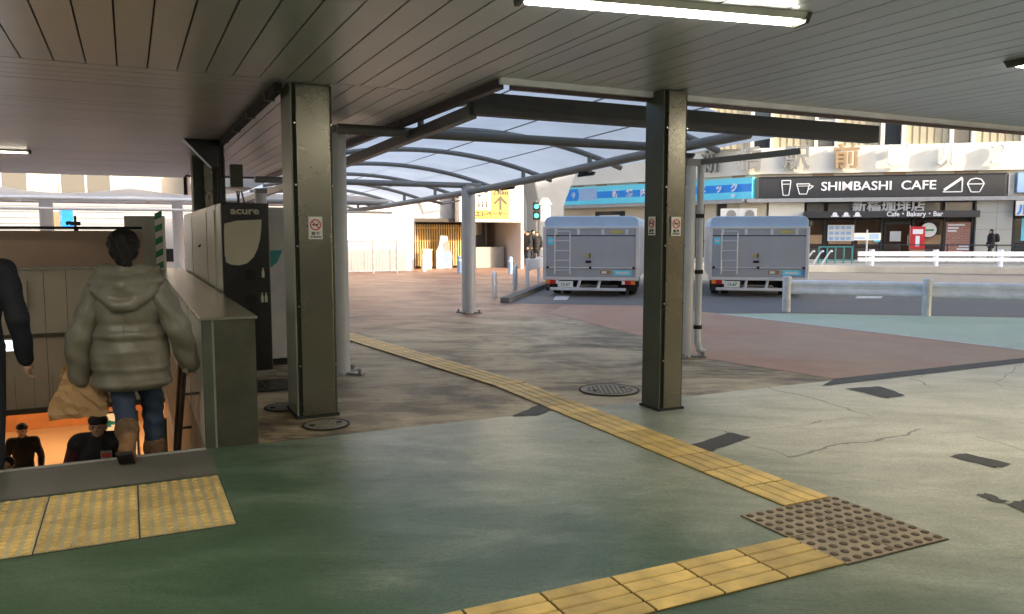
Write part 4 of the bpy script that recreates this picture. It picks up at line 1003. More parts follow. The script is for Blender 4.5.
MB().box(fx(889), fx(900), .18, .189, 1.15, 1.7).build('notice', M['signw'], dr)
text('lettering', '新橋珈琲店', .74, M['lettersil'], cf, ((fx(855) + fx(917)) / 2, -.02, (zA1 + gz) / 2 - .02), UPR, .03, .004, bold=.018)
text('lettering', 'Cafe・Bakery・Bar', .36, M['letterw'], cf, ((fx(880) + fx(938)) / 2, -.76, (zA0 + zA1) / 2), UPR, .006, .006, squeeze=.95)
for x in (831, 842, 853): MB().disc((fx(x), -.758, (zA0 + zA1) / 2), .13, 'y', .02, 12).box(fx(x) - .2, fx(x) + .2, -.765, -.75, zA0 + .06, zA0 + .12).build('emblem', M['letterw'], cf)
gbox('brick_panel', fx(944.5), fx(969), .1, .34, .5, fz(957, 222), 'redbrick')
for k, (x0, x1, y) in enumerate(((946, 963, 225), (946, 957, 228), (946, 955, 231), (958, 968, 246), (956, 968, 249))):
    gbox('brick_lettering', fx(x0), fx(x1), .085, .099, fz(x0, y + .9), fz(x0, y - .9), 'letterw')
mb_ = gbox('menu_board', fx(826.5), fx(853), .1, .13, fz(840, 241), fz(840, 225), 'signw')
m = MB(); rnd = random.Random(3)
for i in range(4):
    for j in range(3):
        x = fx(828) + (fx(851) - fx(828)) * i / 4; z = fz(840, 240) + .3 * j; m.box(x, x + .22, .09, .099, z, z + .17)
m.build('menu_picture', M['bluepale'], mb_)
gbox('notice', fx(857), fx(878), .1, .13, fz(866, 237.5), fz(866, 234), 'signw'); gbox('notice', fx(873), fx(879), .08, .09, fz(876, 242), fz(876, 236), 'bluecy')
rs = gbox('round_sign_arm', fx(921), fx(931), -.1, .1, fz(926, 222.5), fz(926, 221.5), 'frame')
MB().disc((fx(926), -.1, fz(926, 230)), .44, 'y', .1, 28).build('rim', M['blackmatt'], rs); MB().disc((fx(926), -.16, fz(926, 230)), .39, 'y', .02, 28).build('face', M['signw'], rs)
MB().box(fx(926) - .25, fx(926) + .25, -.18, -.17, fz(926, 231), fz(926, 229.2)).build('print', M['stripeg'], rs)
# right-hand shop
gbox('shop_opening', fx(1011), fx(1011) + 6, .3, .497, .13, gz, 'recess')
gbox('shop_glass', fx(1012), fx(1012) + 5.5, .2, .28, .3, fz(1015, 219), 'glass')
gbox('shop_mullion', fx(1012) - .06, fx(1012) + .06, .1, .19, .13, fz(1015, 218), 'frame'); gbox('shop_poster', fx(1020), fx(1028), .17, .19, 1.2, 2.4, 'bluecy')
# signs on the building
bs = thing('cafe_sign', 'long charcoal sign with white lettering, cup and cake symbols over the cafe', 'sign', FO, FRZ)
q0, q1, zs0, zs1 = fx(757, -.3), fx(1001, -.3), ZB + .02, ZB + 1.16
MB().box(q0, q1, -.3, .09, zs0, zs1).build('board', M['darksign'], bs, bevel=.02)
MB().box(q0 - .05, q1 + .05, -.33, .09, zs1 + .003, zs1 + .05).box(q0 - .05, q1 + .05, -.33, .09, zs0 - .04, zs0 - .003).build('frame', M['frame'], bs)
zc = (zs0 + zs1) / 2
tx = text('lettering', 'SHIMBASHI  CAFE', .68, M['letterw'], bs, (0, -.31, zc + .02), UPR, .02, .002, bold=.012)
wid = max(v.co.x for v in tx.data.vertices) - min(v.co.x for v in tx.data.vertices); tx.scale.x = (fx(932, -.3) - fx(818, -.3)) / wid; tx.location.x = (fx(932, -.3) + fx(818, -.3)) / 2
def outline(pts, w, close=True):
    m = MB()
    for i in range(len(pts) if close else len(pts) - 1): p, q = pts[i], pts[(i + 1) % len(pts)]; m.bar((p[0], -.32, p[1]), (q[0], -.32, q[1]), w, .03, (0, 1, 0))
    return m
x = fx(783.5, -.3); outline([(x - .24, zc + .40), (x + .24, zc + .40), (x + .22, zc + .1), (x + .15, zc - .42), (x - .15, zc - .42), (x - .22, zc + .1)], .05).bar((x - .2, -.32, zc + .2), (x + .2, -.32, zc + .2), .04, .03, (0, 1, 0)).build('glass_symbol', M['letterw'], bs)
x = fx(801, -.3); outline([(x - .38, zc + .2), (x + .3, zc + .2), (x + .16, zc - .36), (x - .22, zc - .36)], .05).bar((x + .29, -.325, zc + .12), (x + .5, -.325, zc + .06), .05, .03, (0, 1, 0)).bar((x + .5, -.325, zc + .06), (x + .22, -.325, zc - .14), .05, .03, (0, 1, 0)).bar((x - .3, -.325, zc + .08), (x + .27, -.325, zc + .08), .03, .03, (0, 1, 0)).build('cup_symbol', M['letterw'], bs)
x = fx(949, -.3); outline([(x - .5, zc - .34), (x + .42, zc + .36), (x + .42, zc - .34)], .06).bar((x - .46, -.325, zc - .22), (x + .4, -.325, zc + .42), .08, .03, (0, 1, 0)).build('cake_symbol', M['letterw'], bs)
x = fx(971, -.3); outline([(x - .4, zc + .08), (x - .25, zc + .3), (x, zc + .36), (x + .25, zc + .3), (x + .4, zc + .08), (x + .2, zc - .36), (x - .2, zc - .36)], .055).bar((x - .4, -.325, zc + .06), (x + .4, -.325, zc + .06), .05, .03, (0, 1, 0)).build('muffin_symbol', M['letterw'], bs)
ns = thing('wall_sign', 'pale blue sign board right of the long charcoal cafe sign', 'sign', FO, FRZ)
MB().box(fx(1011), fx(1011) + 6, -.2, .09, zs0 + .15, zs1 + .05).build('board', M['bluepale'], ns, bevel=.02); MB().box(fx(1003), fx(1008.5), -.1, .09, zs0, zs1).build('box', M['ledge'], ns)
ls = thing('shop_sign', 'white shop sign with blue characters at the right edge', 'sign', FO, FRZ)
MB().box(fx(1012, -.6), fx(1012, -.6) + 5, -.66, -.56, fz(1015, 216), fz(1015, 201.5)).build('board', M['signw'], ls)
text('lettering', 'ルノ', .62, M['blue'], ls, (fx(1017, -.6) + .42, -.67, fz(1018, 211)), UPR, .006, .02)
# blue clinic sign along the curved front
cl = thing('clinic_sign', 'long cyan and blue clinic sign with white characters on the curved front', 'sign', FO, FRZ)
for i, (p, q) in enumerate(((P2 + Vector((.35, 0)), P1), (P1, P0))):
    m = MB(); seg_quad(m, p, q, ZB + .02, ZB + 1.22, .3, .3); m.build('board', M['bluecy'], cl)
    m = MB(); seg_quad(m, p, q, ZB + .42, ZB + .86, .306, .008); m.build('stripe', M['blue'], cl)
m = MB(); seg_quad(m, P1.lerp(P0, .60), P1.lerp(P0, .79), ZB + .3, ZB + 1.1, .315, .01); m.build('pale_field', M['bluepale'], cl)
m = MB(); seg_quad(m, P1.lerp(P0, .80), P1.lerp(P0, .99), ZB + .3, ZB + 1.1, .314, .01); m.build('blue_field', M['blue'], cl)
def on_front(px, off):                                # point on the curved front seen in column px
    for p, q in ((P2, P1), (P1, P0)):
        d = (q - p).normalized(); n = Vector((d.y, -d.x)); n = -n if n.y > 0 else n
        a, b = p + n * off, q + n * off
        best = None
        for k in range(201):
            v = a.lerp(b, k / 200); w = FO + FE * v.x - FN * v.y; c = 512 + 790 * w.x / w.y
            if best is None or abs(c - px) < best[0]: best = (abs(c - px), v, math.atan2(-d.y, -d.x))
        if best[0] < 1.2: return best[1], best[2]
    return best[1], best[2]
for ch, px in zip('新橋内科クリニック', (614.5, 628, 642, 656, 671, 686, 701, 717, 732)):
    v, an = on_front(px, .33); text('sign_character', ch, .52, M['letterw'], cl, (v.x, v.y, ZB + .64), (R(90), 0, an), .006, .018)
v, an = on_front(573, .34); MB().disc((0, 0, .05), .18, 'y', .02, 14).box(-.05, .05, -.01, .01, -.22, -.1).build('pin_emblem', M['bluepale'], cl, loc=(v.x, v.y, ZB + .66), rz=an)
v, an = on_front(731, .33); text('lettering', '2F', .26, M['letterw'], cl, (v.x, v.y, ZB + .2), (R(90), 0, an), .006, .012)

# guard rails, signpost, banner, small street things
gr = thing('guard_rail', 'long white blue guard rail on the far side of the road', 'guard rail', (14.6, 33.3, 0), math.atan2(-.06, 1))
MB().box(-.05, 26, -.04, .04, .62, .82).box(-.05, 26, -.04, .04, .40, .56).build('beam', M['rail'], gr, bevel=.02)
for k in range(10): MB().tube([(.55 + 2.62 * k, .08, 0), (.55 + 2.62 * k, .08, .9)], .11, 10).build('post', M['rail'], gr)
fr = thing('pedestrian_fence', 'low dark pipe fence along the pavement in front of the cafe', 'fence', FO - FN * (-3.2), FRZ)
MB().tube([(5.2, 0, 1.0), (30, 0, 1.0)], .03, 8).tube([(5.2, 0, .6), (30, 0, .6)], .03, 8).build('rails', M['frame'], fr)
for k in range(12): MB().tube([(5.2 + 2.2 * k, 0, .1), (5.2 + 2.2 * k, 0, 1.05)], .035, 8).build('post', M['frame'], fr)
n0, n1 = Vector((*G(786, 312), 0)), Vector((*G(926, 316), 0)); dd = (n1 - n0).normalized()
nr = thing('guard_rail', 'near white pipe guard rail with worn round posts beside the turquoise paving', 'guard rail', n0, math.atan2(dd.y, dd.x))
L = (n1 - n0).length
MB().tube([(.0, .1, .58), (9.5, .1, .58)], .062, 10).tube([(.0, .1, .41), (9.5, .1, .41)], .062, 10).build('pipes', M['rail'], nr, smooth=True)
MB().box(.0, 9.5, .085, .115, .41, .58).build('web', M['rail'], nr)
for k in range(4): MB().tube([(L * k, 0, 0), (L * k, 0, .69)], .082, 14).lathe([(.088, .69), (.07, .715), (.02, .72)], (L * k, 0, 0), 14).build('post', M['railw'], nr, smooth=True)
spz = thing('street_sign', 'small white board on a thin pole in front of the cafe', 'sign', AT(866, 262, 38) * Vector((1, 1, 0)))
MB().tube([(0, 0, 0), (0, 0, 1.75)], .04, 8).build('pole', M['railw'], spz); MB().box(-.65, .65, -.03, .0, 1.25, 1.6).build('board', M['signw'], spz)
MB().box(-.6, -.1, -.036, -.03, 1.3, 1.4).box(.1, .55, -.036, -.03, 1.3, 1.55).build('print', M['bluepale'], spz)
rb = thing('banner', 'red vertical banner on a stand beside the cafe door', 'banner', FO + FE * fx(916, -.9) - FN * -.9, FRZ)
MB().box(-.36, .36, -.02, .02, .75, 1.95).build('cloth', M['redcl'], rb); MB().tube([(-.38, 0, .13), (-.38, 0, 2.0)], .02, 6).build('pole', M['steel'], rb); MB().box(-.45, .45, -.2, .2, .13, .2).build('base', M['white'], rb)
MB().box(-.25, .25, -.03, -.021, 1.55, 1.8).box(-.1, .1, -.03, -.021, .9, 1.45).build('print', M['letterw'], rb); MB().box(-.35, .35, -.2, -.05, .2, .72).build('rack', M['sticko'], rb)
hb = thing('bicycle_rack', 'pale curved bicycle rack on the pavement behind the right truck', 'rack', AT(808, 262, 36) * Vector((1, 1, 0)), R(-10)); hb.scale = (.75, .75, .75)
for k in range(3): MB().tube([(-.35 + .55 * k, .2 * k, .0)] + [(-.35 + .55 * k + .7 * math.sin(t / 10 * math.pi / 2), .2 * k, 1.05 * math.sin(t / 10 * math.pi * .62)) for t in range(1, 11)], .05, 8).build('hoop', M['railw'], hb, smooth=True)
MB().box(-.5, 1.4, -.1, .5, 0, .06).build('base', M['concrete'], hb)
gf = thing('mesh_fence', 'short green mesh fence standing left of the cafe windows', 'fence', AT(833, 262, 38) * Vector((1, 1, 0)))
for k in range(5): MB().tube([(-.7 + .4 * k, 0, 0), (-.7 + .4 * k, 0, .95)], .035, 6).build('post', M['teal'], gf)
MB().tube([(-.7, 0, .93), (.9, 0, .93)], .03, 6).tube([(-.7, 0, .3), (.9, 0, .3)], .03, 6).build('rail', M['teal'], gf)

# ---------------------------------------------------------------- trucks
def make_truck():
    t = thing('delivery_truck', 'left of the two silver box trucks, parked next to the white guard fence', 'truck', group='silver box trucks seen from behind')
    w = 1.16; zb, zt = .46, 1.72; Lb = 4.4
    MB().box(-w, w, 0, Lb, zb, zt).build('body', M['truck'], t, bevel=.015)
    prof = [(-w, zt), (-w + .005, zt + .15), (-w + .03, zt + .21), (-w + .08, zt + .25), (-w + .2, zt + .27), (w - .2, zt + .27), (w - .08, zt + .25), (w - .03, zt + .21), (w - .005, zt + .15), (w, zt)]
    MB().prism(prof, 'y', .04, Lb).build('roof', M['truckroof'], t, bevel=.02)
    MB().box(-w - .025, -w + .06, -.03, .06, zb - .02, zt + .01).box(w - .06, w + .025, -.03, .06, zb - .02, zt + .01).box(-w - .02, w + .02, -.032, .06, zt - .045, zt + .012).box(-w - .02, w + .02, -.032, .06, zb - .05, zb + .03).build('rear_frame', M['truckframe'], t, bevel=.008)
    MB().box(-w + .07, w - .07, -.015, .0, zt - .2, zt - .05).build('upper_panel', M['truck'], t)
    dr = MB().box(-w + .07, w - .07, -.02, .0, zb + .28, zt - .225).build('rear_shutter', M['truck'], t, bevel=.006)
    MB().box(-w + .07, w - .07, -.022, .0, zb + .04, zb + .25).build('tail_board', M['truck'], t, bevel=.006)
    MB().box(-w + .06, w - .06, -.012, .0, zt - .225, zt - .2).box(-w + .06, w - .06, -.012, .0, zb + .25, zb + .28).build('shutter_gap', M['chassis'], t)
    MB().tube([(-w + .03, -.045, zb + .265), (w - .03, -.045, zb + .265)], .014, 8).build('lock_bar', M['truckframe'], t)
    for x in (-.86, -.3, .3, .88): MB().box(x - .035, x + .035, -.045, .0, zt - .19, zt - .05).build('hinge', M['truckframe'], t, bevel=.006)
    for x in (-w + .1, 0, w - .1): MB().box(x - .03, x + .03, -.06, -.02, zb + .235, zb + .295).build('latch', M['chassis'], t)
    m = MB().tube([(-.88, -.07, zb + .1), (-.88, -.07, zt - .14)], .014, 8).tube([(-.5, -.07, zb + .1), (-.5, -.07, zt - .14)], .014, 8)
    for k in range(5): m.tube([(-.88, -.07, zb + .2 + .24 * k), (-.5, -.07, zb + .2 + .24 * k)], .01, 6)
    m.build('ladder', M['truckframe'], t)
    MB().box(-1.06, -.91, -.026, -.02, zt - .43, zt - .26).build('sticker', M['bluecy'], t); MB().box(-1.03, -.94, -.029, -.026, zt - .36, zt - .31).build('sticker', M['signw'], t)
    MB().box(.5, .78, -.022, -.015, zt - .15, zt - .09).build('sticker', M['sticky'], t); MB().box(-.13, -.04, -.026, -.02, zb + .52, zb + .60).build('sticker', M['sticky'], t); MB().box(-.02, .0, -.05, -.02, zb + .5, zb + .62).box(-.12, .02, -.04, -.02, zb + .38, zb + .44).build('latch', M['chassis'], t)
    MB().box(.24, .5, -.027, -.022, zb + .1, zb + .2).build('sticker', M['sticko'], t); MB().box(.28, .4, -.029, -.027, zb + .12, zb + .18).build('sticker', M['signw'], t)
    MB().box(.58, 1.0, -.027, -.022, zb + .08, zb + .2).build('sticker', M['bluecy'], t)
    text('lettering', 'ＣＯ₂', .09, M['signw'], t, (.79, -.028, zb + .14), UPR, .001, .001) if False else MB().box(.64, .94, -.029, -.027, zb + .115, zb + .165).build('sticker', M['signw'], t)
    for s in (-1, 1):
        l_ = MB().box(min(s * .78, s * 1.1), max(s * .78, s * 1.1), -.06, .0, .31, .42).build('tail_lamp', M['redlamp'], t, bevel=.008)
        MB().box(min(s * 1.0, s * 1.1), max(s * 1.0, s * 1.1), -.066, -.005, .32, .41).build('indicator', M['amberlamp'], l_); MB().box(min(s * .78, s * .85), max(s * .78, s * .85), -.066, -.005, .32, .41).build('reversing_lamp', M['signw'], l_)
        MB().box(min(s * .82, s * 1.12), max(s * .82, s * 1.12), .62, .64, .12, .44).build('mudflap', M['chassis'], t)
        for yy in (1.1, 3.95):
            for off in ((.72, .98) if yy < 2 else (.9,)):
                wl = MB().lathe([(.21, -.1), (.285, -.09), (.3, -.05), (.3, .05), (.285, .09), (.21, .1)], n=24); wl.v = [(z + s * off, x + yy, y + .3) for x, y, z in wl.v]
                ty = wl.build('wheel', M['tyre'], t, smooth=True); rm = MB().lathe([(.2, -.07), (.2, .07)], n=20); rm.v = [(z + s * off, x + yy, y + .3) for x, y, z in rm.v]; rm.build('rim', M['lightgrey'], ty)
    MB().box(-1.0, .88, -.1, -.03, .16, .23).build('bumper_bar', M['truckframe'], t, bevel=.01); MB().box(-1.1, -1.0, -.12, -.02, .15, .24).build('bumper_end', M['blackmatt'], t)
    for x in (-.25, .25): MB().bar((x, .02, .44), (x - .06, -.06, .2), .05, .05).build('bumper_bracket', M['lightgrey'], t)
    MB().box(-.45, -.33, .1, 4.2, .34, .46).box(.33, .45, .1, 4.2, .34, .46).box(-.7, .7, .95, 1.25, .24, .36).box(-.2, .2, 1.6, 3.0, .2, .4).build('chassis', M['chassis'], t)
    pl = MB().box(-.8, -.42, -.075, -.06, .24, .39).build('number_plate', M['plate'], t); text('lettering', '15-67', .1, M['plateg'], pl, (-.61, -.077, .305), UPR, .001, .002)
    MB().prism([(Lb + .08, .42), (Lb + 1.5, .42), (Lb + 1.55, 1.0), (Lb + 1.3, 1.75), (Lb + .15, 1.8), (Lb + .08, 1.7)], 'x', -.95, .95).build('cab', M['cabwhite'], t, bevel=.05)
    MB().prism([(Lb + .5, 1.1), (Lb + 1.45, 1.1), (Lb + 1.25, 1.65), (Lb + .5, 1.65)], 'x', -.957, -.952).prism([(Lb + .5, 1.1), (Lb + 1.45, 1.1), (Lb + 1.25, 1.65), (Lb + .5, 1.65)], 'x', .952, .957).build('cab_window', M['glass'], t)
    for s in (-1, 1): MB().bar((s * .96, Lb + 1.3, 1.3), (s * 1.3, Lb + 1.4, 1.35), .03, .03).box(s * 1.33 - .09, s * 1.33 + .09, Lb + 1.36, Lb + 1.42, 1.0, 1.45).build('wing_mirror', M['black'], t)
    return t
tr = make_truck(); TR_RZ = R(-12)
pa, pb = Vector((.80, 19.75, 0)), Vector((4.92, 19.7, 0)); ax_ = Vector((math.cos(TR_RZ), math.sin(TR_RZ), 0))
tr.location = pa + ax_ * 1.16; tr.rotation_euler = (0, 0, TR_RZ)
t2 = copy_tree(tr); t2.location = pb + ax_ * 1.16; t2['label'] = 'right of the two silver box trucks, with an extra blue sticker'
o = MB().box(1.01, 1.09, -.027, -.022, .54, .66).box(.6, .98, -.03, -.0275, .535, .545).build('sticker', M['stickb'], t2)

# ---------------------------------------------------------------- unseen tall building added on the right to shade cafe front and rail
ob = thing('unseen_shade_building', 'unseen tall building on the right added to shade the cafe front', 'building', (60.7, 17.6, 0), FRZ)
MB().box(-18, 22, -8, 0, 0, 22).build('wall', M['officewall'], ob)
for z in (2.5, 6.5, 10.5, 14.5, 18): MB().box(-16, 20, .0, .1, z, z + 2).build('window_band', M['glass'], ob)

# ---------------------------------------------------------------- people
def rigid(name, parts, voxel, mm, parent, smooth=2, disp=None, hem=None):
    """one continuous surface grown round tapered limbs: ('c', p0, r0, p1, r1) or ('e', centre, radii, euler)"""
    bm = bmesh.new()
    for pt in parts:
        b = bmesh.new()
        if pt[0] == 'c':
            _, p0, r0, p1, r1 = pt
            for p, r in ((p0, r0), (p1, r1)): bmesh.ops.create_icosphere(b, subdivisions=2, radius=r, matrix=Matrix.Translation(Vector(p)))
            h = bmesh.ops.convex_hull(b, input=b.verts[:]); bmesh.ops.delete(b, geom=[g for g in h['geom_interior'] if isinstance(g, bmesh.types.BMVert)], context='VERTS')
        else:
            c, r = pt[1], pt[2]; e = Euler(pt[3]) if len(pt) > 3 else Euler((0, 0, 0))
            bmesh.ops.create_icosphere(b, subdivisions=3, radius=1, matrix=Matrix.Translation(Vector(c)) @ e.to_matrix().to_4x4() @ Matrix.Diagonal((*r, 1)))
        t = bpy.data.meshes.new('t'); b.to_mesh(t); b.free(); bm.from_mesh(t); bpy.data.meshes.remove(t)
    me = bpy.data.meshes.new(name); bm.to_mesh(me); bm.free()
    o = bpy.data.objects.new('t', me); COL.objects.link(o)
    r = o.modifiers.new('r', 'REMESH'); r.mode = 'VOXEL'; r.voxel_size = voxel; r.use_smooth_shade = True
    s = o.modifiers.new('s', 'SMOOTH'); s.iterations = smooth; s.factor = .5
    bpy.context.view_layer.update()
    m2 = bpy.data.meshes.new_from_object(o.evaluated_get(bpy.context.evaluated_depsgraph_get()))
    bpy.data.objects.remove(o); bpy.data.meshes.remove(me)
    if disp:
        for v in m2.vertices: v.co += disp(v.co)
    if hem is not None:
        b = bmesh.new(); b.from_mesh(m2); q_ = bmesh.ops.bisect_plane(b, geom=b.verts[:] + b.edges[:] + b.faces[:], plane_co=(0, 0, hem), plane_no=(0, 0, -1), clear_outer=True)
        ed = [g for g in q_['geom_cut'] if isinstance(g, bmesh.types.BMEdge)]; ex_ = bmesh.ops.extrude_edge_only(b, edges=ed)
        for v in [g for g in ex_['geom'] if isinstance(g, bmesh.types.BMVert)]: v.co = Vector((v.co.x * .86, v.co.y * .86, hem + .012))
        b.to_mesh(m2); b.free()
    m2.materials.clear(); m2.materials.append(mm); m2.name = name
    for p in m2.polygons: p.use_smooth = True
    q = bpy.data.objects.new(name, m2); COL.objects.link(q)
    if parent: q.parent = parent
    return q
def L3(a, b, t): return tuple(a[i] + (b[i] - a[i]) * t for i in range(3))
def hand(w, d, side, curl=.5, r=.0085):
    """palm, four unequal bent fingers and a side thumb; w wrist, d direction of the hand, side = towards the thumb"""
    w = Vector(w); d = Vector(d).normalized(); s = (Vector(side) - d * Vector(side).dot(d)).normalized(); n = d.cross(s)
    P = [('c', w, .024, w + d * .03, .024), ('e', w + d * .055, (.034, .034, .034)), ('c', w + d * .045 + s * .022, .016, w + d * .085 + s * .024, .014), ('c', w + d * .045 - s * .022, .016, w + d * .085 - s * .024, .013)]
    for k, (off, ln) in enumerate(((.027, .072), (.009, .08), (-.009, .075), (-.027, .058))):
        a = w + d * .085 + s * off; b = a + (d * (1 - .35 * curl) + n * curl * .7).normalized() * ln * .45; c = b + (d * (1 - 1.1 * curl) + n * curl * 1.3).normalized() * ln * .35; e = c + (d * (1 - 1.7 * curl) + n * curl * 1.2).normalized() * ln * .25
        P += [('c', a, r * 1.1, b, r), ('c', b, r, c, r * .93), ('c', c, r * .93, e, r * .8)]
    a = w + d * .03 + s * .026; b = a + (d * .6 + s * .7 + n * .3).normalized() * .04; c = b + (d * .9 + s * .15 + n * .4).normalized() * .032
    return P + [('c', a, r * 1.35, b, r * 1.15), ('c', b, r * 1.15, c, r * .9)]
def head(c, turn=0, tilt=0):
    Rm = Euler((tilt, 0, turn)).to_matrix(); c = Vector(c)
    q = lambda x, y, z: c + Rm @ Vector((x, y, z)); e = (tilt, 0, turn)
    return [('e', c + Rm @ Vector((0, -.012, .022)), (.074, .093, .093), e), ('e', q(0, .022, -.045), (.056, .062, .07), e), ('c', q(0, .045, -.085), .022, q(0, .062, -.08), .02),
            ('c', q(0, .084, .012), .008, q(0, .1, -.022), .013), ('c', q(-.012, .088, -.026), .009, q(.012, .088, -.026), .009),
            ('c', q(-.035, .075, .028), .011, q(.035, .075, .028), .011), ('c', q(-.02, .077, -.056), .008, q(.02, .077, -.056), .008),
            ('e', q(-.076, -.005, -.008), (.012, .022, .033), e), ('e', q(.076, -.005, -.008), (.012, .022, .033), e)], q
def person(label, loc, rz, j, cl, group=None, voxel=.011, hair='short', cap=None, cat='person', turn=0, tilt=0):
    """j: joints hip/knee/ankle and shoulder/elbow/wrist for l and r, neck, head, chest, pelvis; cl: clothing materials"""
    root = thing('person', label, cat, loc, rz, group)
    hp, q = head(j['head'], turn, tilt)
    P = list(hp) + [('c', j['neck'], .052, L3(j['neck'], j['head'], .75), .05), ('c', j['pelvis'], .13, j['chest'], .145), ('c', j['chest'], .14, L3(j['chest'], j['neck'], .7), .085),
         ('c', j['sl'], .06, j['sr'], .06)]
    for s in 'lr':
        P += [('c', j['h' + s], .082, j['k' + s], .055), ('c', j['k' + s], .053, j['a' + s], .036), ('c', j['s' + s], .052, j['e' + s], .04), ('c', j['e' + s], .038, j['w' + s], .026)]
        f = Vector(j['a' + s]); P += [('c', f + Vector((0, -.03, -.045)), .03, f + Vector((0, .13, -.055)), .024)]
        d = Vector(j['w' + s]) - Vector(j['e' + s]); P += hand(j['w' + s], j.get('hd' + s, d), j.get('ts' + s, (0, 1, 0)), j.get('curl', .45), max(.0085, voxel * .8))
    rigid('body', P, voxel, M['skin'], root)
    ey = [('e', q(x, .083, .006), (.011, .007, .0065)) for x in (-.031, .031)]
    for e in ey: rigid('eye', [e], .004, M['eye'], root, 0)
    # clothes
    T = [('c', j['pelvis'], .135, L3(j['pelvis'], j['chest'], .3), .13)]
    for s in 'lr': T += [('c', j['h' + s], .098, j['k' + s], .07), ('c', j['k' + s], .07, L3(j['k' + s], j['a' + s], .93), .06)]
    rigid('trousers', T, .014, cl['legs'], root)
    for s in 'lr':
        f = Vector(j['a' + s])
        rigid('shoe', [('c', f + Vector((0, -.035, -.04)), .04, f + Vector((0, .14, -.052)), .034), ('c', f + Vector((0, -.01, .0)), .046, f + Vector((0, -.01, -.04)), .045)], .012, cl['shoes'], root)
    b = cl.get('bulk', .02)
    Cc = [('c', j['pelvis'], .15 + b, j['chest'], .165 + b), ('c', j['chest'], .16 + b, L3(j['chest'], j['neck'], .62), .105 + b), ('c', j['sl'], .072 + b, j['sr'], .072 + b), ('c', L3(j['chest'], j['neck'], .7), .09, L3(j['chest'], j['neck'], 1.02), .068)]
    for s in 'lr':
        arm = [('c', j['s' + s], .068 + b, j['e' + s], .056 + b), ('c', j['e' + s], .056 + b, L3(j['e' + s], j['w' + s], .95), .044 + b * .7)]
        if cl.get('sleeves'): rigid('sleeve', arm, .014, cl['sleeves'], root)
        else: Cc += arm
    if cl.get('hem'): Cc += [('c', j['pelvis'], .155 + b, Vector(j['pelvis']) - Vector((0, 0, cl['hem'])), .155 + b)]
    wr = lambda v: Vector((math.sin(v.z * 31 + v.x * 9) * .004, math.sin(v.z * 37 + v.y * 12 + v.x * 5) * .005, 0))
    rigid('jacket', Cc, .014, cl['top'], root, 3, wr)
    if hair == 'short': H = [('e', q(0, -.022, .042), (.083, .094, .088), (tilt, 0, turn)), ('e', q(0, -.05, -.02), (.07, .055, .06))]
    else: H = [('e', q(0, -.026, .032), (.09, .1, .098), (tilt, 0, turn)), ('e', q(0, -.06, -.05), (.085, .06, .12))]
    rigid('hair', H, .01, M['hair'], root, 2, lambda v: Vector((math.sin(v.z * 160) * .0015, math.sin(v.x * 190) * .002, 0)))
    if cap: rigid('cap', [('e', q(0, -.01, .062), (.092, .105, .062), (tilt, 0, turn)), ('c', q(-.04, .09, .05), .014, q(.04, .09, .05), .014), ('c', q(-.035, .07, .055), .02, q(.035, .07, .055), .02)], .01, cap, root)
    return root
def stance(h=1.7, step=0, arms=.1, fwd=0, bend=.05):
    k = h / 1.7; s = lambda *p: tuple(c * k for c in p)
    return dict(pelvis=s(0, 0, .95), chest=s(0, .0, 1.27), neck=s(0, .0, 1.47), head=s(0, .025, 1.585), hl=s(-.085, 0, .9), hr=s(.085, 0, .9),
        kl=s(-.095, .04 + step * .5, .5), kr=s(.095, .04 - step * .35, .5), al=s(-.1, step, .085), ar=s(.1, -step, .085 + abs(step) * .15),
        sl=s(-.175, 0, 1.41), sr=s(.175, 0, 1.41), el=s(-.2 - arms, -.03 + fwd * .2, 1.12), er=s(.2 + arms, -.03 + fwd * .2, 1.12), wl=s(-.2 - arms, .06 + fwd, .88 + bend), wr=s(.2 + arms, .06 + fwd, .88 + bend))

# woman in the quilted coat, seen from behind, stepping down on to the first step
WP = W(-.02, 6.12, -.175)
wo = thing('person', 'person in an olive quilted hooded coat and jeans stepping down the stairs', 'person', WP, R(14))
hd = (-.02, .02, 1.625)
hp, q = head(hd, R(12), R(-14))
lw, rw_ = (-.335, .03, .70), (.375, .09, .77)
le, re_ = (-.315, -.05, 1.0), (.33, -.05, 1.06)
lh, lk, la = (-.075, .0, .88), (-.045, -.05, .55), (.015, -.25, .315)
rh, rk, ra = (.08, .0, .88), (.105, .12, .52), (.115, .10, .085)
P = list(hp) + [('c', (-.01, -.005, 1.42), .05, L3((-.01, -.005, 1.42), hd, .8), .047), ('c', (0, 0, .92), .125, (0, 0, 1.22), .13), ('c', (0, 0, 1.22), .13, (0, 0, 1.38), .075), ('c', (-.16, 0, 1.37), .052, (.16, 0, 1.37), .052),
     ('c', lh, .08, lk, .055), ('c', lk, .053, la, .036), ('c', rh, .08, rk, .055), ('c', rk, .053, ra, .036),
     ('c', (-.16, 0, 1.37), .05, le, .038), ('c', le, .036, lw, .024), ('c', (.16, 0, 1.37), .05, re_, .038), ('c', re_, .036, rw_, .024),
     ('c', Vector(la) + Vector((0, -.02, -.03)), .03, Vector(la) + Vector((.0, .10, -.11)), .024), ('c', Vector(ra) + Vector((0, -.03, -.045)), .03, Vector(ra) + Vector((0, .13, -.055)), .024)]
P += hand(lw, (.0, .12, -1), (.3, 1, 0), .85) + hand(rw_, (.05, .15, -1), (-.3, 1, 0), .4)
rigid('body', P, .008, M['skin'], wo)
T = [('c', (0, 0, .92), .13, (0, 0, 1.0), .13), ('c', lh, .1, lk, .078), ('c', lk, .078, L3(lk, la, .8), .062), ('c', rh, .1, rk, .078), ('c', rk, .078, L3(rk, ra, .8), .062)]
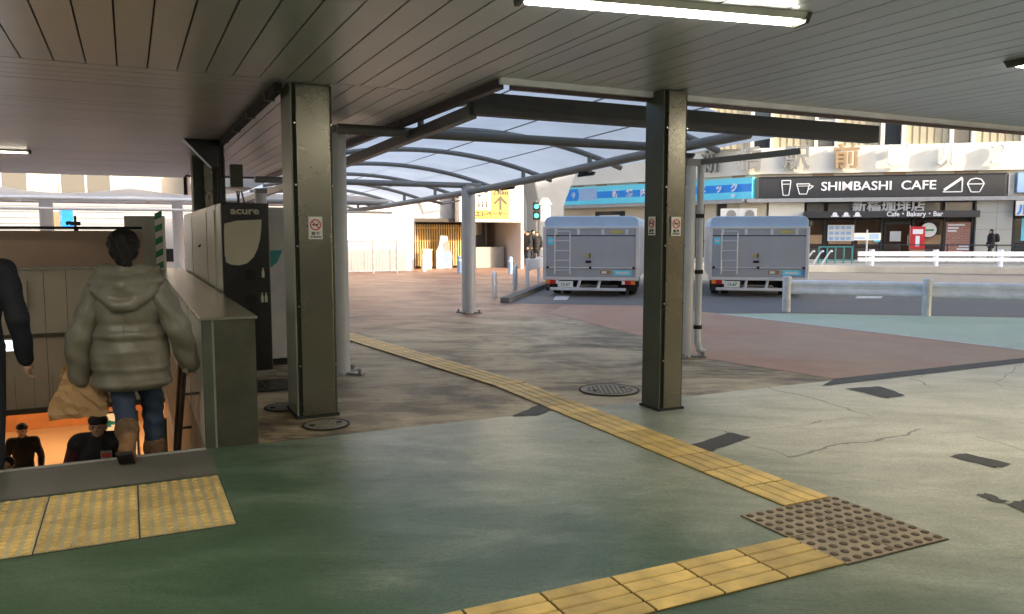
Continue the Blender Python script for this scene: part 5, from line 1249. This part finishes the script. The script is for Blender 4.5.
rigid('jeans', T, .011, M['jeans'], wo, 2, lambda v: Vector((math.sin(v.z * 70) * .004, math.sin(v.z * 55 + v.x * 20) * .004, 0)))
def boot(a, ka, heel, toe):
    up = (Vector(ka) - Vector(a)).normalized(); a = Vector(a)
    rigid('boot_cuff', [('c', a + up * .115, .08, a + up * .085, .082)], .01, M['bootcuff'], wo, 2)
    o = rigid('boot', [('c', a + up * .10, .076, a + up * .03, .062), ('c', a + up * .03, .055, a + Vector(heel), .044), ('c', a + Vector(heel), .05, a + Vector(toe), .045), ('c', a + up * .02, .055, a + (Vector(heel) + Vector(toe)) * .5, .046)], .009, M['boot'], wo, 2)
    hv, tv = a + Vector(heel), a + Vector(toe); f = (tv - hv).normalized(); dn = f.cross(Vector((1, 0, 0))).normalized(); dn = dn if dn.z < 0 else -dn
    s_ = MB()
    for (p0, p1, w) in ((hv - f * .05, tv + f * .055, .105),): s_.bar(p0 + dn * .047, p1 + dn * .043, w, .022, dn)
    s_.bar(hv - f * .045 + dn * .055, hv + f * .03 + dn * .055, .08, .02, dn)
    s_.build('sole', M['sole'], o, bevel=.008)
boot(la, lk, (0, -.085, -.03), (.0, .055, -.165)); boot(ra, rk, (0, -.03, -.045), (0, .14, -.05))
# quilted coat: bulging bands below the waist, smooth back above, hood lying on the shoulders
def puff(z, rx, ry, rz_): return ('e', (0, 0, z), (rx, ry, rz_))
C = [('e', (0, .0, 1.20), (.245, .165, .22)), ('e', (0, -.005, 1.33), (.215, .13, .12)), ('e', (0, 0, 1.02), (.25, .175, .16)), ('c', (-.15, 0, 1.36), .085, (.15, 0, 1.36), .085)]
for z, rx in ((1.03, .252), (.915, .258), (.80, .265), (.69, .270)): C.append(puff(z, rx, .192, .074))
C += [('e', (0, 0, .86), (.262, .188, .33)), ('e', (0, 0, .72), (.262, .186, .11))]
co = rigid('coat', C, .010, M['coat'], wo, 5, lambda v: Vector((math.sin(v.z * 23 + v.x * 17) * .004, math.sin(v.x * 31 + v.z * 13) * .006 + math.sin(v.x * 11 - v.z * 29) * .004, 0)), .645)
def sleeve(s0, e, w):
    A = [('c', s0, .098, L3(s0, e, .5), .092), ('c', L3(s0, e, .5), .092, e, .088), ('c', e, .09, L3(e, w, .32), .085), ('c', L3(e, w, .42), .084, L3(e, w, .62), .082), ('c', L3(e, w, .72), .080, L3(e, w, .93), .074)]
    return rigid('sleeve', A, .010, M['coat'], wo, 1, lambda v: Vector((math.sin(v.z * 41 + v.y * 15) * .005, math.sin(v.z * 35 + v.x * 22) * .005, 0)))
sleeve((-.18, 0, 1.35), le, lw); sleeve((.18, 0, 1.35), re_, rw_)
Hd = [('c', (-.19, -.05, 1.40), .06, (0, -.13, 1.37), .075), ('c', (0, -.13, 1.37), .075, (.19, -.05, 1.40), .06), ('c', (-.17, -.09, 1.34), .05, (-.05, -.165, 1.245), .05), ('c', (-.05, -.165, 1.245), .05, (.06, -.165, 1.245), .05), ('c', (.06, -.165, 1.245), .05, (.17, -.09, 1.34), .05),
      ('e', (0, -.12, 1.33), (.17, .075, .10)), ('c', (-.13, -.03, 1.475), .05, (-.1, .08, 1.46), .045), ('c', (.13, -.03, 1.475), .05, (.1, .08, 1.46), .045), ('c', (-.13, -.03, 1.475), .05, (0, -.10, 1.47), .055), ('c', (0, -.10, 1.47), .055, (.13, -.03, 1.475), .05), ('c', (-.16, -.04, 1.43), .06, (.16, -.04, 1.43), .06)]
rigid('hood', Hd, .010, M['coat'], wo, 2, lambda v: Vector((0, math.sin(v.x * 27 + v.z * 40) * .004, math.sin(v.x * 33) * .003)))
st_ = MB(); st_.tube([(.0, -.172, 1.22), (0, -.18, 1.1), (0, -.178, 1.02)], .002, 5); st_.build('seam', M['coat'], wo)
Hh = [('e', q(0, -.026, .03), (.108, .114, .104), (R(-14), 0, R(12))), ('e', q(0, -.075, -.03), (.095, .065, .09)), ('e', q(.0, -.095, -.085), (.06, .05, .075)), ('e', q(.01, -.1, -.13), (.045, .04, .06)), ('e', q(.065, -.02, -.02), (.03, .06, .06))]
rigid('hair', Hh, .008, M['hair'], wo, 2, lambda v: Vector((math.sin(v.z * 140 + v.x * 60) * .0022, math.sin(v.x * 170 + v.z * 60) * .003, 0)))
# paper bag hanging from her hand
bg = thing('paper_bag', 'crumpled brown paper carrier bag hanging from the left hand of the coat wearer', 'bag', wo.matrix_basis @ Vector((-.345, .05, .755)), R(24))
bm = bmesh.new(); bmesh.ops.create_cube(bm, size=1); bmesh.ops.subdivide_edges(bm, edges=bm.edges[:], cuts=7, use_grid_fill=True)
rnd = random.Random(5)
for v in bm.verts:
    z = v.co.z + .5; t = .62 + .38 * min(1, (1 - z) * 1.6); x, y = v.co.x * .33 * t * (1.06 if z < .5 else 1), v.co.y * .17 * (t if z > .3 else 1)
    v.co = Vector((x + rnd.uniform(-.011, .011) + .03 * (z - .5), y + rnd.uniform(-.013, .013), -.30 + z * .31 + rnd.uniform(-.009, .009)))
me = bpy.data.meshes.new('bag_body'); bm.to_mesh(me); bm.free(); me.materials.append(M['paper']); o = bpy.data.objects.new('bag_body', me); COL.objects.link(o); o.parent = bg
mfold = MB(); 
for k in range(7): x = -.1 + k * .033; mfold.bar((x, -.05 + .02 * (k % 2), -.03), (x + .015 * (-1) ** k, .05, .045 - .01 * (k % 3)), .05, .006, (0, 1, .6))
mfold.build('folded_top', M['paper'], bg)
for s in (-.03, .03): MB().tube([(-.09, s, -.01), (-.06, s, .05), (0, s * .5, .085), (.06, s, .05), (.09, s, -.01)], .006, 6).build('handle', M['paper'], bg, smooth=True)

# man in dark navy at the left edge
j = stance(1.80, .12, .06, .02, .0); j['wr'] = (.30, .02, .83); j['er'] = (.285, -.07, 1.13); j['sr'] = (.20, 0, 1.47); j['sl'] = (-.2, 0, 1.47)
person('person in a dark navy jacket cut off by the left edge of the picture', Vector((-3.72, 5.42, -.175)), R(20), j, dict(top=M['navy'], legs=M['trouser'], shoes=M['black'], bulk=.018, hem=.08), voxel=.009)
# people coming up
FB = lambda x, Y, z: Vector(((x - 512) / 790 * Y, Y, z))
j = stance(1.68, .18, .07, .0, .03)
gA = person('person in a black jacket with dark red sleeves and knitted cap climbing the stairs', FB(91, 7.75, -1.925), R(180 + 16), j, dict(top=M['darkcl'], sleeves=M['darkred'], legs=M['trouser'], shoes=M['black'], bulk=.045, hem=.05), cap=M['blackmatt'], voxel=.010)
MB().box(-.15, -.05, .2, .215, 1.22, 1.36).build('chest_patch', M['camo'], gA); MB().box(-.14, -.06, .215, .219, 1.30, 1.34).build('patch_print', M['signr'], gA)
j = stance(1.74, .1, .05, .05, .05)
person('small distant person in a black coat and flat cap walking in the orange lit concourse', FB(13, 12.9, LZ), R(180 + 20), j, dict(top=M['darkcl'], legs=M['trouser'], shoes=M['black'], bulk=.0, hem=.1), cap=M['blackmatt'], voxel=.014)
j = stance(1.62, .1, .05, .05, .05)
person('person with black hair in grey patterned clothes low at the left edge of the stairs', FB(-4, 10.7, -3.15), R(180 + 20), j, dict(top=M['camo'], legs=M['trouser'], shoes=M['black'], bulk=.03), voxel=.014, hair='long')
# person with a backpack by the stone pier
j = stance(1.66, .14, .05, .05, .05)
pb_ = person('person in black with a backpack walking past the stone pier right of the cafe', AT(990, 262, 41) * Vector((1, 1, 0)) + Vector((0, 0, .13)), R(75), j, dict(top=M['darkcl'], legs=M['trouser'], shoes=M['black'], bulk=.03, hem=.1), voxel=.014)
rigid('backpack', [('e', (0, -.26, 1.22), (.16, .13, .23)), ('e', (0, -.3, 1.12), (.13, .1, .12))], .014, M['navy'], pb_)
# people waiting beyond the white building
first_p = None
for i, (x, Y, rz, h) in enumerate(((519, 39, 150, 1.0), (523.5, 40, 200, 1.04), (528, 38.5, 120, .98), (532.5, 39.5, 250, 1.02), (536.5, 38.7, 180, .96))):
    if first_p is None:
        j = stance(1.72, .05, .05, .05, .05)
        first_p = person('person in dark winter clothes in the waiting group beside the white building', FB(x, Y, 0), R(rz), j, dict(top=M['darkcl'], legs=M['trouser'], shoes=M['black'], bulk=.03, hem=.15), 'people in dark clothes waiting beside the white building', .014)
    else:
        c = copy_tree(first_p); c.location = FB(x, Y, 0); c.rotation_euler = (0, 0, R(rz)); c.scale = (h, h, h)
